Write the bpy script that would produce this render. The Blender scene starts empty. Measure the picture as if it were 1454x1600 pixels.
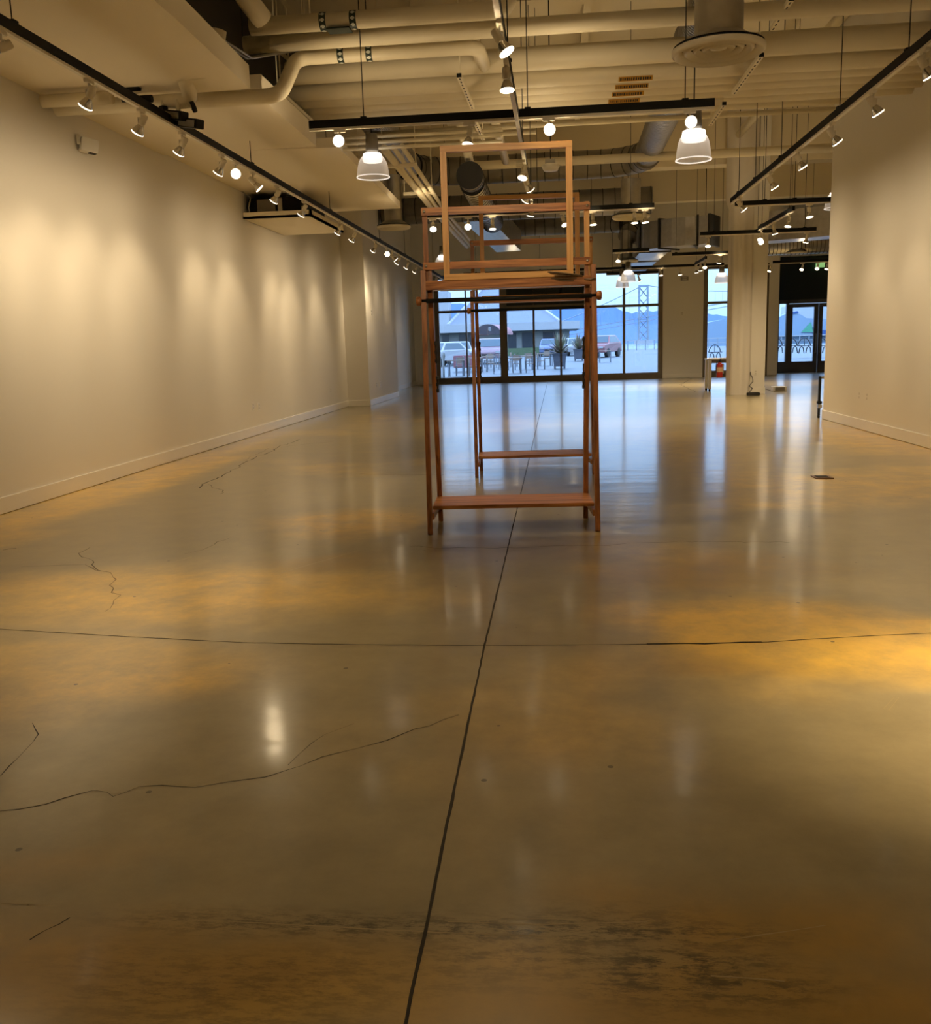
import bpy, bmesh, math, random
from mathutils import Vector, Matrix, noise as mnoise
random.seed(7)
SC = bpy.context.scene
COL = SC.collection
PI = math.pi
# ------------------------------------------------------------------ camera (measured from the photograph)
F, CX, CY, H = 1440.0, 727.0, 800.0, 1.35
def unit(v): return Vector(v).normalized()
YC = unit((143, 262, -1440)); UP = -unit((244.6, -7890, -1440))
XC = YC.cross(UP).normalized(); ZC = XC.cross(YC)
ROT = Matrix((XC, YC, ZC))                      # camera axes -> world axes
CAM = Vector((0, 0, H))
def at(px, py, x=None, y=None, z=None):
    """world point seen at photo pixel (px, py) at a known x, y or z"""
    d = ROT @ Vector((px - CX, CY - py, -F))
    if x is not None: return CAM + d * (x / d.x)
    if y is not None: return CAM + d * (y / d.y)
    return CAM + d * ((z - H) / d.z)

# ------------------------------------------------------------------ materials
MATS = {}
def new_mat(name):
    m = bpy.data.materials.new(name); m.use_nodes = True
    nt = m.node_tree; b = nt.nodes['Principled BSDF']
    return m, nt, b
def N(nt, typ, **kw):
    n = nt.nodes.new(typ)
    for k, v in kw.items():
        if k in n.inputs: n.inputs[k].default_value = v
        else: setattr(n, k, v)
    return n
def plain(name, col, rough=0.6, metal=0.0, var=0.06, scale=6.0, bump=0.0, spec=0.5):
    """paint or metal with a little procedural unevenness"""
    m, nt, b = new_mat(name)
    tc = N(nt, 'ShaderNodeTexCoord')
    no = N(nt, 'ShaderNodeTexNoise', Scale=scale, Detail=4.0)
    nt.links.new(tc.outputs['Object'], no.inputs['Vector'])
    mx = N(nt, 'ShaderNodeMixRGB')
    c = Vector(col)
    mx.inputs[1].default_value = (*(c * (1 - var)), 1); mx.inputs[2].default_value = (*(c * (1 + var)), 1)
    nt.links.new(no.outputs['Fac'], mx.inputs[0]); nt.links.new(mx.outputs[0], b.inputs['Base Color'])
    b.inputs['Roughness'].default_value = rough; b.inputs['Metallic'].default_value = metal
    b.inputs['Specular IOR Level'].default_value = spec
    if bump:
        bp = N(nt, 'ShaderNodeBump', Strength=bump, Distance=0.01)
        nt.links.new(no.outputs['Fac'], bp.inputs['Height']); nt.links.new(bp.outputs[0], b.inputs['Normal'])
    MATS[name] = m
    return m
def emit(name, col, s):
    m, nt, b = new_mat(name)
    b.inputs['Base Color'].default_value = (0.8, 0.8, 0.8, 1)
    b.inputs['Emission Color'].default_value = (*col, 1); b.inputs['Emission Strength'].default_value = s
    m.cycles.emission_sampling = 'NONE'           # too faint to be worth sampling beside the lamps themselves
    MATS[name] = m; return m
def wood_mat(name, c1, c2, axis):
    m, nt, b = new_mat(name)
    tc = N(nt, 'ShaderNodeTexCoord')
    mp = N(nt, 'ShaderNodeMapping'); s = [26, 26, 26]; s[axis] = 1.6
    mp.inputs['Scale'].default_value = s
    nt.links.new(tc.outputs['Object'], mp.inputs['Vector'])
    no = N(nt, 'ShaderNodeTexNoise', Scale=1.0, Detail=5.0, Distortion=1.2)
    nt.links.new(mp.outputs[0], no.inputs['Vector'])
    cr = N(nt, 'ShaderNodeValToRGB')
    cr.color_ramp.elements[0].position = 0.35; cr.color_ramp.elements[0].color = (*c1, 1)
    cr.color_ramp.elements[1].position = 0.65; cr.color_ramp.elements[1].color = (*c2, 1)
    nt.links.new(no.outputs['Fac'], cr.inputs[0]); nt.links.new(cr.outputs[0], b.inputs['Base Color'])
    b.inputs['Roughness'].default_value = 0.42
    bp = N(nt, 'ShaderNodeBump', Strength=0.08, Distance=0.004)
    nt.links.new(no.outputs['Fac'], bp.inputs['Height']); nt.links.new(bp.outputs[0], b.inputs['Normal'])
    MATS[name] = m; return m
def glass_mat(name, tint=(1, 1, 1)):
    m, nt, b = new_mat(name); nt.nodes.remove(b)
    out = nt.nodes['Material Output']
    tr = N(nt, 'ShaderNodeBsdfTransparent'); tr.inputs[0].default_value = (*tint, 1)
    gl = N(nt, 'ShaderNodeBsdfGlossy', Roughness=0.0)
    fr = N(nt, 'ShaderNodeFresnel', IOR=1.45)
    mx = N(nt, 'ShaderNodeMixShader')
    nt.links.new(fr.outputs[0], mx.inputs[0]); nt.links.new(tr.outputs[0], mx.inputs[1]); nt.links.new(gl.outputs[0], mx.inputs[2])
    nt.links.new(mx.outputs[0], out.inputs[0]); MATS[name] = m; return m
def shade_mat(name):
    """ribbed clear acrylic bell: part see-through, part scattering"""
    m, nt, b = new_mat(name); nt.nodes.remove(b)
    out = nt.nodes['Material Output']
    tr = N(nt, 'ShaderNodeBsdfTransparent')
    tl = N(nt, 'ShaderNodeBsdfTranslucent'); tl.inputs[0].default_value = (.9, .86, .82, 1)
    df = N(nt, 'ShaderNodeBsdfDiffuse'); df.inputs[0].default_value = (.85, .83, .8, 1)
    ad = N(nt, 'ShaderNodeMixShader'); ad.inputs[0].default_value = .4
    nt.links.new(tl.outputs[0], ad.inputs[1]); nt.links.new(df.outputs[0], ad.inputs[2])
    mx = N(nt, 'ShaderNodeMixShader')
    lw = N(nt, 'ShaderNodeLayerWeight', Blend=0.35)
    mr = N(nt, 'ShaderNodeMapRange'); mr.inputs['To Min'].default_value = .6; mr.inputs['To Max'].default_value = .95
    nt.links.new(lw.outputs['Facing'], mr.inputs['Value']); nt.links.new(mr.outputs[0], mx.inputs[0])
    nt.links.new(tr.outputs[0], mx.inputs[1]); nt.links.new(ad.outputs[0], mx.inputs[2])
    nt.links.new(mx.outputs[0], out.inputs[0]); MATS[name] = m; return m

plain('wall_paint', (.80, .765, .70), .75, var=.012, scale=1.2)
plain('trim_paint', (.84, .80, .73), .42, var=.01, scale=2)
plain('ceiling_paint', (.80, .72, .55), .85, var=.05, scale=1.1)
plain('soffit_paint', (.87, .79, .63), .8, var=.02, scale=1)
plain('pipe_paint', (.80, .72, .53), .5, var=.05, scale=5)
plain('dark_void', (.05, .043, .032), .9)
plain('black_metal', (.010, .011, .010), .6, var=.2, spec=.25)
plain('white_plastic', (.82, .79, .72), .4, var=.03)
plain('track_white', (.72, .66, .53), .45, var=.04)
plain('frame_bronze', (.19, .155, .11), .45, .25, var=.12, scale=4)
plain('door_bronze', (.12, .11, .10), .45, .25, var=.1, scale=4)
plain('panel_dark', (.010, .018, .016), .55, var=.2, scale=2)
plain('galvanized', (.58, .57, .55), .34, .9, var=.22, scale=9)
plain('duct_grey', (.27, .25, .215), .5, .45, var=.15, scale=5)
plain('cap_grey', (.82, .77, .66), .7)
plain('duct_flange', (.04, .04, .04), .6, .3)
plain('chrome', (.85, .83, .78), .14, 1.0, var=.03)
plain('bulb_glass', (.62, .58, .5), .12, .75, var=.05)
plain('steel', (.5, .48, .44), .35, .9)
plain('rubber', (.015, .014, .013), .6)
plain('red_paint', (.42, .02, .015), .35)
plain('label_paper', (.62, .42, .28), .6)
plain('amber_label', (.50, .25, .02), .6, var=.1)
plain('green_black', (.012, .03, .02), .5)
plain('white_mark', (.85, .88, .82), .5)
plain('cord_brown', (.10, .055, .02), .6, var=.25, scale=30)
plain('curtain_cloth', (.74, .69, .62), .8, var=.03)
plain('outlet_face', (.62, .58, .5), .4)
plain('brass', (.28, .15, .08), .4, .8)
plain('grille_dark', (.03, .025, .02), .7)
wood_mat('wood_x', (.22, .07, .016), (.62, .26, .075), 0)
wood_mat('wood_z', (.17, .055, .014), (.42, .16, .045), 2)
wood_mat('light_wood', (.62, .31, .09), (.78, .44, .15), 0)
wood_mat('light_wood_z', (.62, .31, .09), (.78, .44, .15), 2)
glass_mat('pane_glass', (.96, .98, 1.0))
shade_mat('ribbed_acrylic')
emit('lamp_lens', (1, .86, .62), 2.2)
emit('lamp_rim', (1, .86, .62), 2.0)
emit('tube_glow', (1, .91, .80), 1.1)
emit('ring_glow', (1, .9, .8), .35)
emit('exit_green', (.25, .55, .18), .35)
# outdoors
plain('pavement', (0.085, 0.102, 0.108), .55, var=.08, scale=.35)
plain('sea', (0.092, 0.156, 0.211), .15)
plain('hill_green', (0.063, 0.126, 0.266), .95, var=.1, scale=.01)  # hill blue with the distance haze put into the base colour
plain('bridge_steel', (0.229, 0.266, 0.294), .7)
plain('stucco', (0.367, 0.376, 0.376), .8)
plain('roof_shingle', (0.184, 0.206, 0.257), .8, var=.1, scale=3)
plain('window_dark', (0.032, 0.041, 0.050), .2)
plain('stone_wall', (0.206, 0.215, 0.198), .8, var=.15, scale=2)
plain('awning_dark', (0.046, 0.039, 0.046), .7)
plain('awning_red', (0.321, 0.152, 0.152), .7)
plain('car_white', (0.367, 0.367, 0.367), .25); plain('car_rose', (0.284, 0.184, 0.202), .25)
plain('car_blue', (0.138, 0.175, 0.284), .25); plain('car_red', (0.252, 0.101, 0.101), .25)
plain('car_glass', (0.046, 0.083, 0.101), .08)
plain('patio_wood', (0.238, 0.175, 0.129), .6); plain('patio_metal', (0.192, 0.211, 0.238), .45, .3)
plain('planter_grey', (0.069, 0.075, 0.092), .6)
plain('frond_red', (0.200, 0.142, 0.106), .6, var=.2); plain('frond_green', (0.212, 0.224, 0.129), .6, var=.2)
plain('iron_black', (0.018, 0.023, 0.032), .5)
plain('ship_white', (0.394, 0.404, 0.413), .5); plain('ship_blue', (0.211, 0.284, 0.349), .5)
plain('ship_navy', (0.023, 0.073, 0.206), .5); plain('ship_green', (0.069, 0.284, 0.161), .5)
plain('hedge_green', (0.092, 0.129, 0.064), .9, var=.3, scale=2)
plain('red_cloth', (0.252, 0.101, 0.110), .8)

# ------------------------------------------------------------------ mesh builder
class MB:
    def __init__(s): s.bm = bmesh.new()
    def box(s, x0, x1, y0, y1, z0, z1, bev=0.0):
        t = bmesh.new(); bmesh.ops.create_cube(t, size=1)
        for v in t.verts:
            v.co = Vector(((x0 + x1) / 2 + v.co.x * (x1 - x0), (y0 + y1) / 2 + v.co.y * (y1 - y0), (z0 + z1) / 2 + v.co.z * (z1 - z0)))
        if bev: bmesh.ops.bevel(t, geom=t.edges[:], offset=bev, segments=2, affect='EDGES')
        s._join(t); return s
    def _join(s, t, mat=None):
        if mat is not None: t.transform(mat)
        me = bpy.data.meshes.new('tmp'); t.to_mesh(me); t.free(); s.bm.from_mesh(me); bpy.data.meshes.remove(me)
    def bar(s, a, b, w, h, up=(0, 0, 1), bev=0.0):
        """rectangular bar from a to b; w across, h along 'up'"""
        a, b = Vector(a), Vector(b); d = b - a; L = d.length; d.normalize()
        u = Vector(up); u = (u - d * u.dot(d))
        if u.length < 1e-4: u = Vector((0, 1, 0)) - d * d.y
        u.normalize(); r = d.cross(u)
        t = bmesh.new(); bmesh.ops.create_cube(t, size=1)
        for v in t.verts: v.co = Vector((v.co.x * w, v.co.y * L, v.co.z * h))
        if bev: bmesh.ops.bevel(t, geom=t.edges[:], offset=bev, segments=2, affect='EDGES')
        M = Matrix((r, d, u)).transposed().to_4x4(); M.translation = (a + b) / 2
        s._join(t, M); return s
    def tube(s, pts, r, seg=12, cap=True, radii=None):
        pts = [Vector(p) for p in pts]; n = len(pts); rings = []
        ref = None
        for i, p in enumerate(pts):
            d = (pts[min(i + 1, n - 1)] - pts[max(i - 1, 0)]).normalized()
            if ref is None:
                ref = Vector((0, 0, 1)) if abs(d.z) < .9 else Vector((1, 0, 0))
            u = ref - d * ref.dot(d)
            if u.length < 1e-3: u = Vector((0, 1, 0)) - d * d.y
            u.normalize(); ref = u; w = d.cross(u)
            rr = radii[i] if radii else r
            rings.append([s.bm.verts.new(p + (u * math.cos(k * 2 * PI / seg) + w * math.sin(k * 2 * PI / seg)) * rr) for k in range(seg)])
        for i in range(n - 1):
            for k in range(seg):
                f = s.bm.faces.new((rings[i][k], rings[i][(k + 1) % seg], rings[i + 1][(k + 1) % seg], rings[i + 1][k])); f.smooth = True
        if cap:
            s.bm.faces.new(rings[0][::-1]); s.bm.faces.new(rings[-1])
        return s
    def lathe(s, prof, origin=(0, 0, 0), seg=24, smooth=True):
        o = Vector(origin); rings = []
        for r, z in prof:
            if r < 1e-5: rings.append([s.bm.verts.new(o + Vector((0, 0, z)))])
            else: rings.append([s.bm.verts.new(o + Vector((r * math.cos(k * 2 * PI / seg), r * math.sin(k * 2 * PI / seg), z))) for k in range(seg)])
        for a, b in zip(rings, rings[1:]):
            for k in range(seg):
                k2 = (k + 1) % seg
                if len(a) == 1 and len(b) == 1: continue
                if len(a) == 1: vs = (a[0], b[k2], b[k])
                elif len(b) == 1: vs = (a[k], a[k2], b[0])
                else: vs = (a[k], a[k2], b[k2], b[k])
                f = s.bm.faces.new(vs); f.smooth = smooth
        return s
    def prism(s, pts, axis, a, b):
        """polygon pts (2D) extruded along axis from a to b"""
        def mk(p, t):
            if axis == 'x': return (t, p[0], p[1])
            if axis == 'y': return (p[0], t, p[1])
            return (p[0], p[1], t)
        A = [s.bm.verts.new(mk(p, a)) for p in pts]; B = [s.bm.verts.new(mk(p, b)) for p in pts]
        s.bm.faces.new(A); s.bm.faces.new(B[::-1]); n = len(pts)
        for i in range(n): s.bm.faces.new((A[i], B[i], B[(i + 1) % n], A[(i + 1) % n]))
        return s
    def poly(s, pts):
        s.bm.faces.new([s.bm.verts.new(p) for p in pts]); return s
    def build(s, name, mat, parent=None, loc=None, bevel=0):
        bmesh.ops.recalc_face_normals(s.bm, faces=s.bm.faces[:])
        me = bpy.data.meshes.new(name); s.bm.to_mesh(me); s.bm.free()
        me.materials.append(MATS[mat])
        o = bpy.data.objects.new(name, me); COL.objects.link(o)
        if parent is not None: o.parent = parent
        if loc is not None: o.location = loc
        if bevel:
            md = o.modifiers.new('edge', 'BEVEL'); md.width = bevel; md.segments = 2; md.limit_method = 'ANGLE'
        return o
def tag(o, label, cat, group=None):
    o['label'] = label; o['category'] = cat
    if group: o['group'] = group
    return o
def thing(name, loc, label, cat, group=None, rz=0):
    o = bpy.data.objects.new(name, None); COL.objects.link(o); o.empty_display_size = .1
    o.location = loc; o.rotation_euler = (0, 0, rz)
    return tag(o, label, cat, group)
def struct(o):
    o['kind'] = 'structure'; return o
def copy_tree(o, parent=None):
    c = o.copy(); COL.objects.link(c); c.parent = parent
    for ch in list(o.children): copy_tree(ch, c)
    return c
ORD = ['first', 'second', 'third', 'fourth', 'fifth', 'sixth', 'seventh', 'eighth', 'ninth', 'tenth', 'eleventh', 'twelfth', 'thirteenth',
       'fourteenth', 'fifteenth', 'sixteenth', 'seventeenth', 'eighteenth', 'nineteenth', 'twentieth']

# ------------------------------------------------------------------ the floor
DECK = 6.85
def floor_material():
    """polished, acid-stained slab: where each stain lies is stored on the mesh (attribute 'stain'), its grain is noise"""
    m, nt, b = new_mat('stained_concrete'); L = nt.links.new
    obj = N(nt, 'ShaderNodeTexCoord').outputs['Object']
    at_ = N(nt, 'ShaderNodeAttribute', attribute_name='stain'); sp = N(nt, 'ShaderNodeSeparateColor'); L(at_.outputs['Color'], sp.inputs[0])
    ochre_, brown_, scuff_ = sp.outputs[0], sp.outputs[1], sp.outputs[2]; blot_ = at_.outputs['Alpha']
    def math_(op, a, b_=None, clamp=False):
        n = N(nt, 'ShaderNodeMath', operation=op); n.use_clamp = clamp
        for i, v in enumerate((a, b_)):
            if v is None: continue
            if isinstance(v, (int, float)): n.inputs[i].default_value = v
            else: L(v, n.inputs[i])
        return n.outputs[0]
    def rng(src, a, b_, c, d):
        n = N(nt, 'ShaderNodeMapRange'); n.inputs['From Min'].default_value = a; n.inputs['From Max'].default_value = b_
        n.inputs['To Min'].default_value = c; n.inputs['To Max'].default_value = d; L(src, n.inputs['Value']); return n.outputs[0]
    fine = N(nt, 'ShaderNodeTexNoise', Scale=3.6, Detail=9.0, Roughness=.70); L(obj, fine.inputs['Vector'])
    f1 = rng(fine.outputs['Fac'], .3, .7, .68, 1.22)
    ochre = math_('MULTIPLY', ochre_, f1, True); brown = math_('MULTIPLY', brown_, f1, True)
    mix1 = N(nt, 'ShaderNodeMixRGB'); L(ochre, mix1.inputs[0])
    mix1.inputs[1].default_value = (.315, .258, .138, 1); mix1.inputs[2].default_value = (.80, .50, .075, 1)
    mix2 = N(nt, 'ShaderNodeMixRGB'); L(brown, mix2.inputs[0]); L(mix1.outputs[0], mix2.inputs[1]); mix2.inputs[2].default_value = (.36, .215, .045, 1)
    mul = N(nt, 'ShaderNodeMixRGB', blend_type='MULTIPLY'); mul.inputs[0].default_value = 1
    L(mix2.outputs[0], mul.inputs[1]); L(rng(fine.outputs['Fac'], .3, .7, .82, 1.16), mul.inputs[2])
    sm = N(nt, 'ShaderNodeMapping'); sm.inputs['Scale'].default_value = (7, 22, 1); L(obj, sm.inputs['Vector'])
    sn = N(nt, 'ShaderNodeTexNoise', Scale=1.6, Detail=6.0, Roughness=.8); L(sm.outputs[0], sn.inputs['Vector'])
    thr = math_('MULTIPLY', math_('SUBTRACT', sn.outputs['Fac'], .455), 8.0, True)
    dk = math_('MULTIPLY', math_('MAXIMUM', scuff_, blot_), thr, True)
    vo = N(nt, 'ShaderNodeTexVoronoi', Scale=5.5); L(obj, vo.inputs['Vector'])
    speck = math_('MULTIPLY', math_('LESS_THAN', vo.outputs['Distance'], .055), math_('GREATER_THAN', N_out(nt, vo), .62))
    dk = math_('MAXIMUM', math_('MULTIPLY', dk, .85), math_('MULTIPLY', speck, .75))
    mix3 = N(nt, 'ShaderNodeMixRGB'); L(dk, mix3.inputs[0]); L(mul.outputs[0], mix3.inputs[1]); mix3.inputs[2].default_value = (.03, .018, .007, 1)
    L(mix3.outputs[0], b.inputs['Base Color'])
    L(rng(fine.outputs['Fac'], .3, .7, .277, .32), b.inputs['Roughness']); b.inputs['IOR'].default_value = 1.5; b.inputs['Coat Weight'].default_value = .65; b.inputs['Coat Roughness'].default_value = .125
    tm = N(nt, 'ShaderNodeMapping'); tm.inputs['Scale'].default_value = (.5, 2.0, 1); L(obj, tm.inputs['Vector'])
    tn = N(nt, 'ShaderNodeTexNoise', Scale=1.2, Detail=2.0, Roughness=.5); L(tm.outputs[0], tn.inputs['Vector'])
    bp = N(nt, 'ShaderNodeBump', Strength=.16, Distance=.02); L(tn.outputs['Fac'], bp.inputs['Height']); L(bp.outputs[0], b.inputs['Normal']); L(bp.outputs[0], b.inputs['Coat Normal'])
    return m
def N_out(nt, vo):
    sp = N(nt, 'ShaderNodeSeparateColor'); nt.links.new(vo.outputs['Color'], sp.inputs[0]); return sp.outputs[0]
def fp(px, py): p = at(px, py, z=0); return p.x, p.y
OCHRE_AND_POOLS = [(*fp(270, 925), 1.5, .75, .9), (*fp(120, 1040), 1.0, .5, .6), (*fp(1310, 1000), .95, .5, .95), (*fp(1160, 960), .8, .35, .5),  # left golden and right yellow blobs mix stain with painted spotlight pools
         (*fp(530, 815), .7, .75, .8), (*fp(700, 1570), 1.3, .18, .5), (*fp(200, 1560), .7, .18, .35), (-4.6, 9.5, .55, 5.5, .8),
         (4.1, 12.6, .9, 2.5, .7), (*fp(1100, 700), 1.2, 3.0, .35), (*fp(1250, 760), 1.0, 1.3, .45), (*fp(620, 640), .5, 6, .3)]
BROWN = [(*fp(1150, 890), .8, .45, .6), (*fp(560, 880), .45, .3, .5), (*fp(230, 1490), .7, .22, .55), (*fp(1080, 1430), .5, .12, .7),
         (*fp(700, 1560), 1.0, .2, .5), (*fp(1300, 1560), .55, .28, .75), (*fp(60, 1560), .6, .25, .6), (*fp(60, 1340), .35, .12, .55),
         (*fp(1140, 1040), .45, .16, .45), (*fp(440, 880), .7, .28, .25), (*fp(1260, 1400), .35, .14, .5)]
SCUFF = [(*fp(480, 1440), .55, .06, .8), (*fp(760, 1448), .45, .06, 1.0), (*fp(1000, 1450), .4, .06, 1.0)]
BLOT = [(*fp(1110, 1530), .26, .12, .9), (*fp(880, 1490), .3, .1, .6), (*fp(350, 1570), .5, .12, .5), (*fp(560, 1510), .4, .09, .35), (*fp(220, 1500), .3, .1, .3)]
MATS['stained_concrete'] = floor_material()
plain('crack_dark', (.030, .022, .013), .8)
plain('scratch_pale', (.36, .27, .13), .4)
def ribbon(bm, pts, w, jit=.35, z=.0006, mi=1, wander=0):
    """dark crack or saw-cut line lying in the slab surface"""
    fine = []
    for (x0, y0), (x1, y1) in zip(pts, pts[1:]):
        n = max(2, int(math.hypot(x1 - x0, y1 - y0) / .07))
        fine += [(x0 + (x1 - x0) * k / n, y0 + (y1 - y0) * k / n) for k in range(n)]
    fine.append(pts[-1]); prev = None
    if wander:
        fine = [(x + wander * mnoise.noise(Vector((x * 3.1, y * 3.1, 1.7))) + wander * .5 * mnoise.noise(Vector((x * 9, y * 9, 4))), y + wander * mnoise.noise(Vector((x * 3.1, y * 3.1, 8.2))) + wander * .6 * mnoise.noise(Vector((x * 9, y * 9, 6)))) for x, y in fine]
    for i, (x, y) in enumerate(fine):
        a = fine[max(i - 1, 0)]; c = fine[min(i + 1, len(fine) - 1)]
        d = Vector((c[0] - a[0], c[1] - a[1])); d.normalize(); nx, ny = -d.y, d.x
        ww = w * (1 + random.uniform(-jit, jit)) / 2; o = random.uniform(-w, w) * jit * .8
        v = (bm.verts.new((x + nx * (ww + o), y + ny * (ww + o), z)), bm.verts.new((x - nx * (ww - o), y - ny * (ww - o), z)))
        if prev:
            f = bm.faces.new((prev[0], v[0], v[1], prev[1])); f.material_index = mi
        prev = v
mb = MB()
def axis_steps(a, b, lo, hi, fine_, coarse):
    v, x = [a], a
    while x < b - 1e-6:
        x = min(b, x + (fine_ if lo <= x < hi else coarse)); v.append(x)
    return v
gx = axis_steps(-5.6, 12.9, -4.9, 4.4, .10, .5); gy = axis_steps(-4.1, 38.5, 1.0, 13.0, .08, .25)
def smooth(t): t = max(0, min(1, t)); return t * t * (3 - 2 * t)
def blobs(lst, x, y):
    return sum(s_ * smooth((1.25 - math.hypot((x - cx) / rx, (y - cy) / ry)) / .9) for cx, cy, rx, ry, s_ in lst if abs(x - cx) < 1.3 * rx and abs(y - cy) < 1.3 * ry)
lay = mb.bm.verts.layers.float_color.new('stain')
grid = []
for y in gy:
    row = []
    for x in gx:
        v = mb.bm.verts.new((x, y, 0)); p = Vector((x, y, 0))
        k = .26
        w1 = mnoise.fractal(p * 1.1, 1, 2, 3) * k; w2 = mnoise.fractal(p * 1.1 + Vector((9, 4, 2)), 1, 2, 3) * k
        big = smooth((mnoise.fractal(p * .42 + Vector((3, 1, 0)), 1, 2, 4) - .10) / .5) * (.38 if y < 7 else .5 if y < 11 else .3)
        xx, yy = x + w1, y + w2
        v[lay] = (min(1, big + blobs(OCHRE_AND_POOLS, xx, yy)), min(1, blobs(BROWN, xx, yy)), min(1, blobs(SCUFF, x + w1 * .1, y + w2 * .1)), min(1, blobs(BLOT, x + w1 * .4, y + w2 * .4)))
        row.append(v)
    grid.append(row)
for r0, r1 in zip(grid, grid[1:]):
    for i in range(len(gx) - 1): mb.bm.faces.new((r0[i], r0[i + 1], r1[i + 1], r1[i]))
ribbon(mb.bm, [(-.318, .8), (-.327, 2.08), (-.334, 2.58), (-.348, 4.05), (-.356, 15.1), (-.362, 34)], .009, .18)
ribbon(mb.bm, [fp(-60, 979), fp(0, 983), fp(200, 995), fp(380, 1004), fp(560, 1007.5), fp(757, 1008.5), fp(900, 1008), fp(1050, 1006), fp(1200, 1003), fp(1330, 995), fp(1500, 987)], .007)
ribbon(mb.bm, [fp(1010, 1006), fp(1100, 1006), fp(1190, 1003)], .016)
CR = [([(0, 1271), (60, 1263), (120, 1247), (170, 1246), (215, 1234), (300, 1226), (400, 1213), (480, 1198), (560, 1170), (640, 1146), (727, 1120)], .006),
      ([(308, 763), (330, 750), (352, 741), (375, 728), (398, 715), (425, 704), (445, 695), (470, 686)], .020), ([(325, 757), (350, 765), (345, 772)], .01),
      ([(0, 1216), (18, 1210), (25, 1180), (38, 1150), (45, 1130)], .005), ([(40, 885), (120, 884), (165, 892), (120, 872), (140, 855)], .007),
      ([(165, 892), (175, 910), (178, 930), (160, 955)], .006), ([(290, 865), (340, 850), (365, 840)], .007), ([(640, 853), (780, 857), (950, 851), (1060, 846), (1230, 850)], .008),
      ([(0, 860), (22, 858)], .02), ([(40, 1490), (60, 1470), (90, 1430)], .006), ([(1065, 588), (1080, 592), (1062, 601), (1085, 612)], .03),
      ([(450, 1195), (500, 1165), (545, 1130)], .003), ([(380, 720), (420, 700), (520, 690)], .007), ([(700, 735), (760, 733), (850, 733), (930, 733)], .012), ([(560, 740), (650, 742), (690, 742)], .012),
      ([(1170, 706), (1260, 680), (1284, 650)], .0)]
for pts, w in CR:
    if w: ribbon(mb.bm, [fp(*p) for p in pts], w * .62, .6, wander=.07)
for pts, w in (([(0, 1411), (90, 1416)], .002), ([(300, 1437), (470, 1446), (650, 1455), (760, 1460), (860, 1462)], .003), ([(700, 1440), (840, 1445), (1010, 1440)], .003), ([(730, 1433), (900, 1437)], .002),
               ([(1110, 1525), (1190, 1530), (1225, 1533)], .004), ([(1175, 1117), (1225, 1075)], .002), ([(1380, 1108), (1396, 1090)], .002), ([(1388, 1110), (1404, 1090)], .002), ([(1130, 1470), (1290, 1446)], .003), ([(440, 895), (560, 860)], .006), ([(215, 895), (300, 870)], .006)):
    ribbon(mb.bm, [fp(*p) for p in pts], w, .5, .0004, 2)
flo = mb.build('floor', 'stained_concrete'); flo.data.materials.append(MATS['crack_dark']); flo.data.materials.append(MATS['scratch_pale']); struct(flo)

# ------------------------------------------------------------------ walls, soffits, ceiling
XL0, XL1 = -4.90, -5.115          # left wall runs very slightly outward
def quadwall(name, pts, mat, thick):
    """vertical wall along pts[0]->pts[1], thick outward (2D offset), z 0..DECK"""
    (x0, y0), (x1, y1) = pts; ox, oy = thick
    m = MB(); m.prism([(x0, y0), (x1, y1), (x1 + ox, y1 + oy), (x0 + ox, y0 + oy)], 'z', 0, DECK)
    return struct(m.build(name, mat))
def xl(y): return XL0 + (XL1 - XL0) * y / 22.35
quadwall('wall_left', ((xl(-4), -4), (XL1, 22.35)), 'wall_paint', (-.5, 0))
m = MB(); m.box(-5.6, -4.57, 22.35, 26.5, 0, DECK); struct(m.build('wall_left_pier', 'wall_paint'))
quadwall('wall_left_far', ((-5.2, 26.5), (-5.32, 34.8)), 'wall_paint', (-.4, 0))
quadwall('wall_right', ((4.42, -4), (4.37, 15.84)), 'wall_paint', (.5, 0))
m = MB(); m.box(4.8, 12.6, 15.5, 15.84, 0, DECK); struct(m.build('wall_right_return', 'wall_paint'))
m = MB(); m.box(12.5, 12.9, 15.5, 38.5, 0, DECK); struct(m.build('wall_right_far', 'wall_paint'))
m = MB(); m.box(-5.6, 5.0, -4.3, -4, 0, DECK); struct(m.build('wall_back', 'wall_paint'))
# baseboards
BH = .148
def baseboard(name, a, b, nx, ny, t=.016):
    m = MB(); m.prism([(a[0], a[1]), (b[0], b[1]), (b[0] + nx * t, b[1] + ny * t), (a[0] + nx * t, a[1] + ny * t)], 'z', 0.004, BH)
    o = m.build(name, 'trim_paint', bevel=.003); struct(o)
baseboard('baseboard_left', (xl(-4), -4), (XL1, 22.35), 1, 0)
baseboard('baseboard_left_pier', (XL1 - .05, 22.35), (-4.57, 22.35), 0, -1)
baseboard('baseboard_left_pier_side', (-4.57, 22.33), (-4.57, 26.5), 1, 0)
baseboard('baseboard_left_far', (-5.2, 26.5), (-5.32, 34.8), 1, 0)
baseboard('baseboard_right', (4.42, -4), (4.37, 15.84), -1, 0)
baseboard('baseboard_right_end', (4.355, 15.84), (12.5, 15.84), 0, 1)
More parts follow.
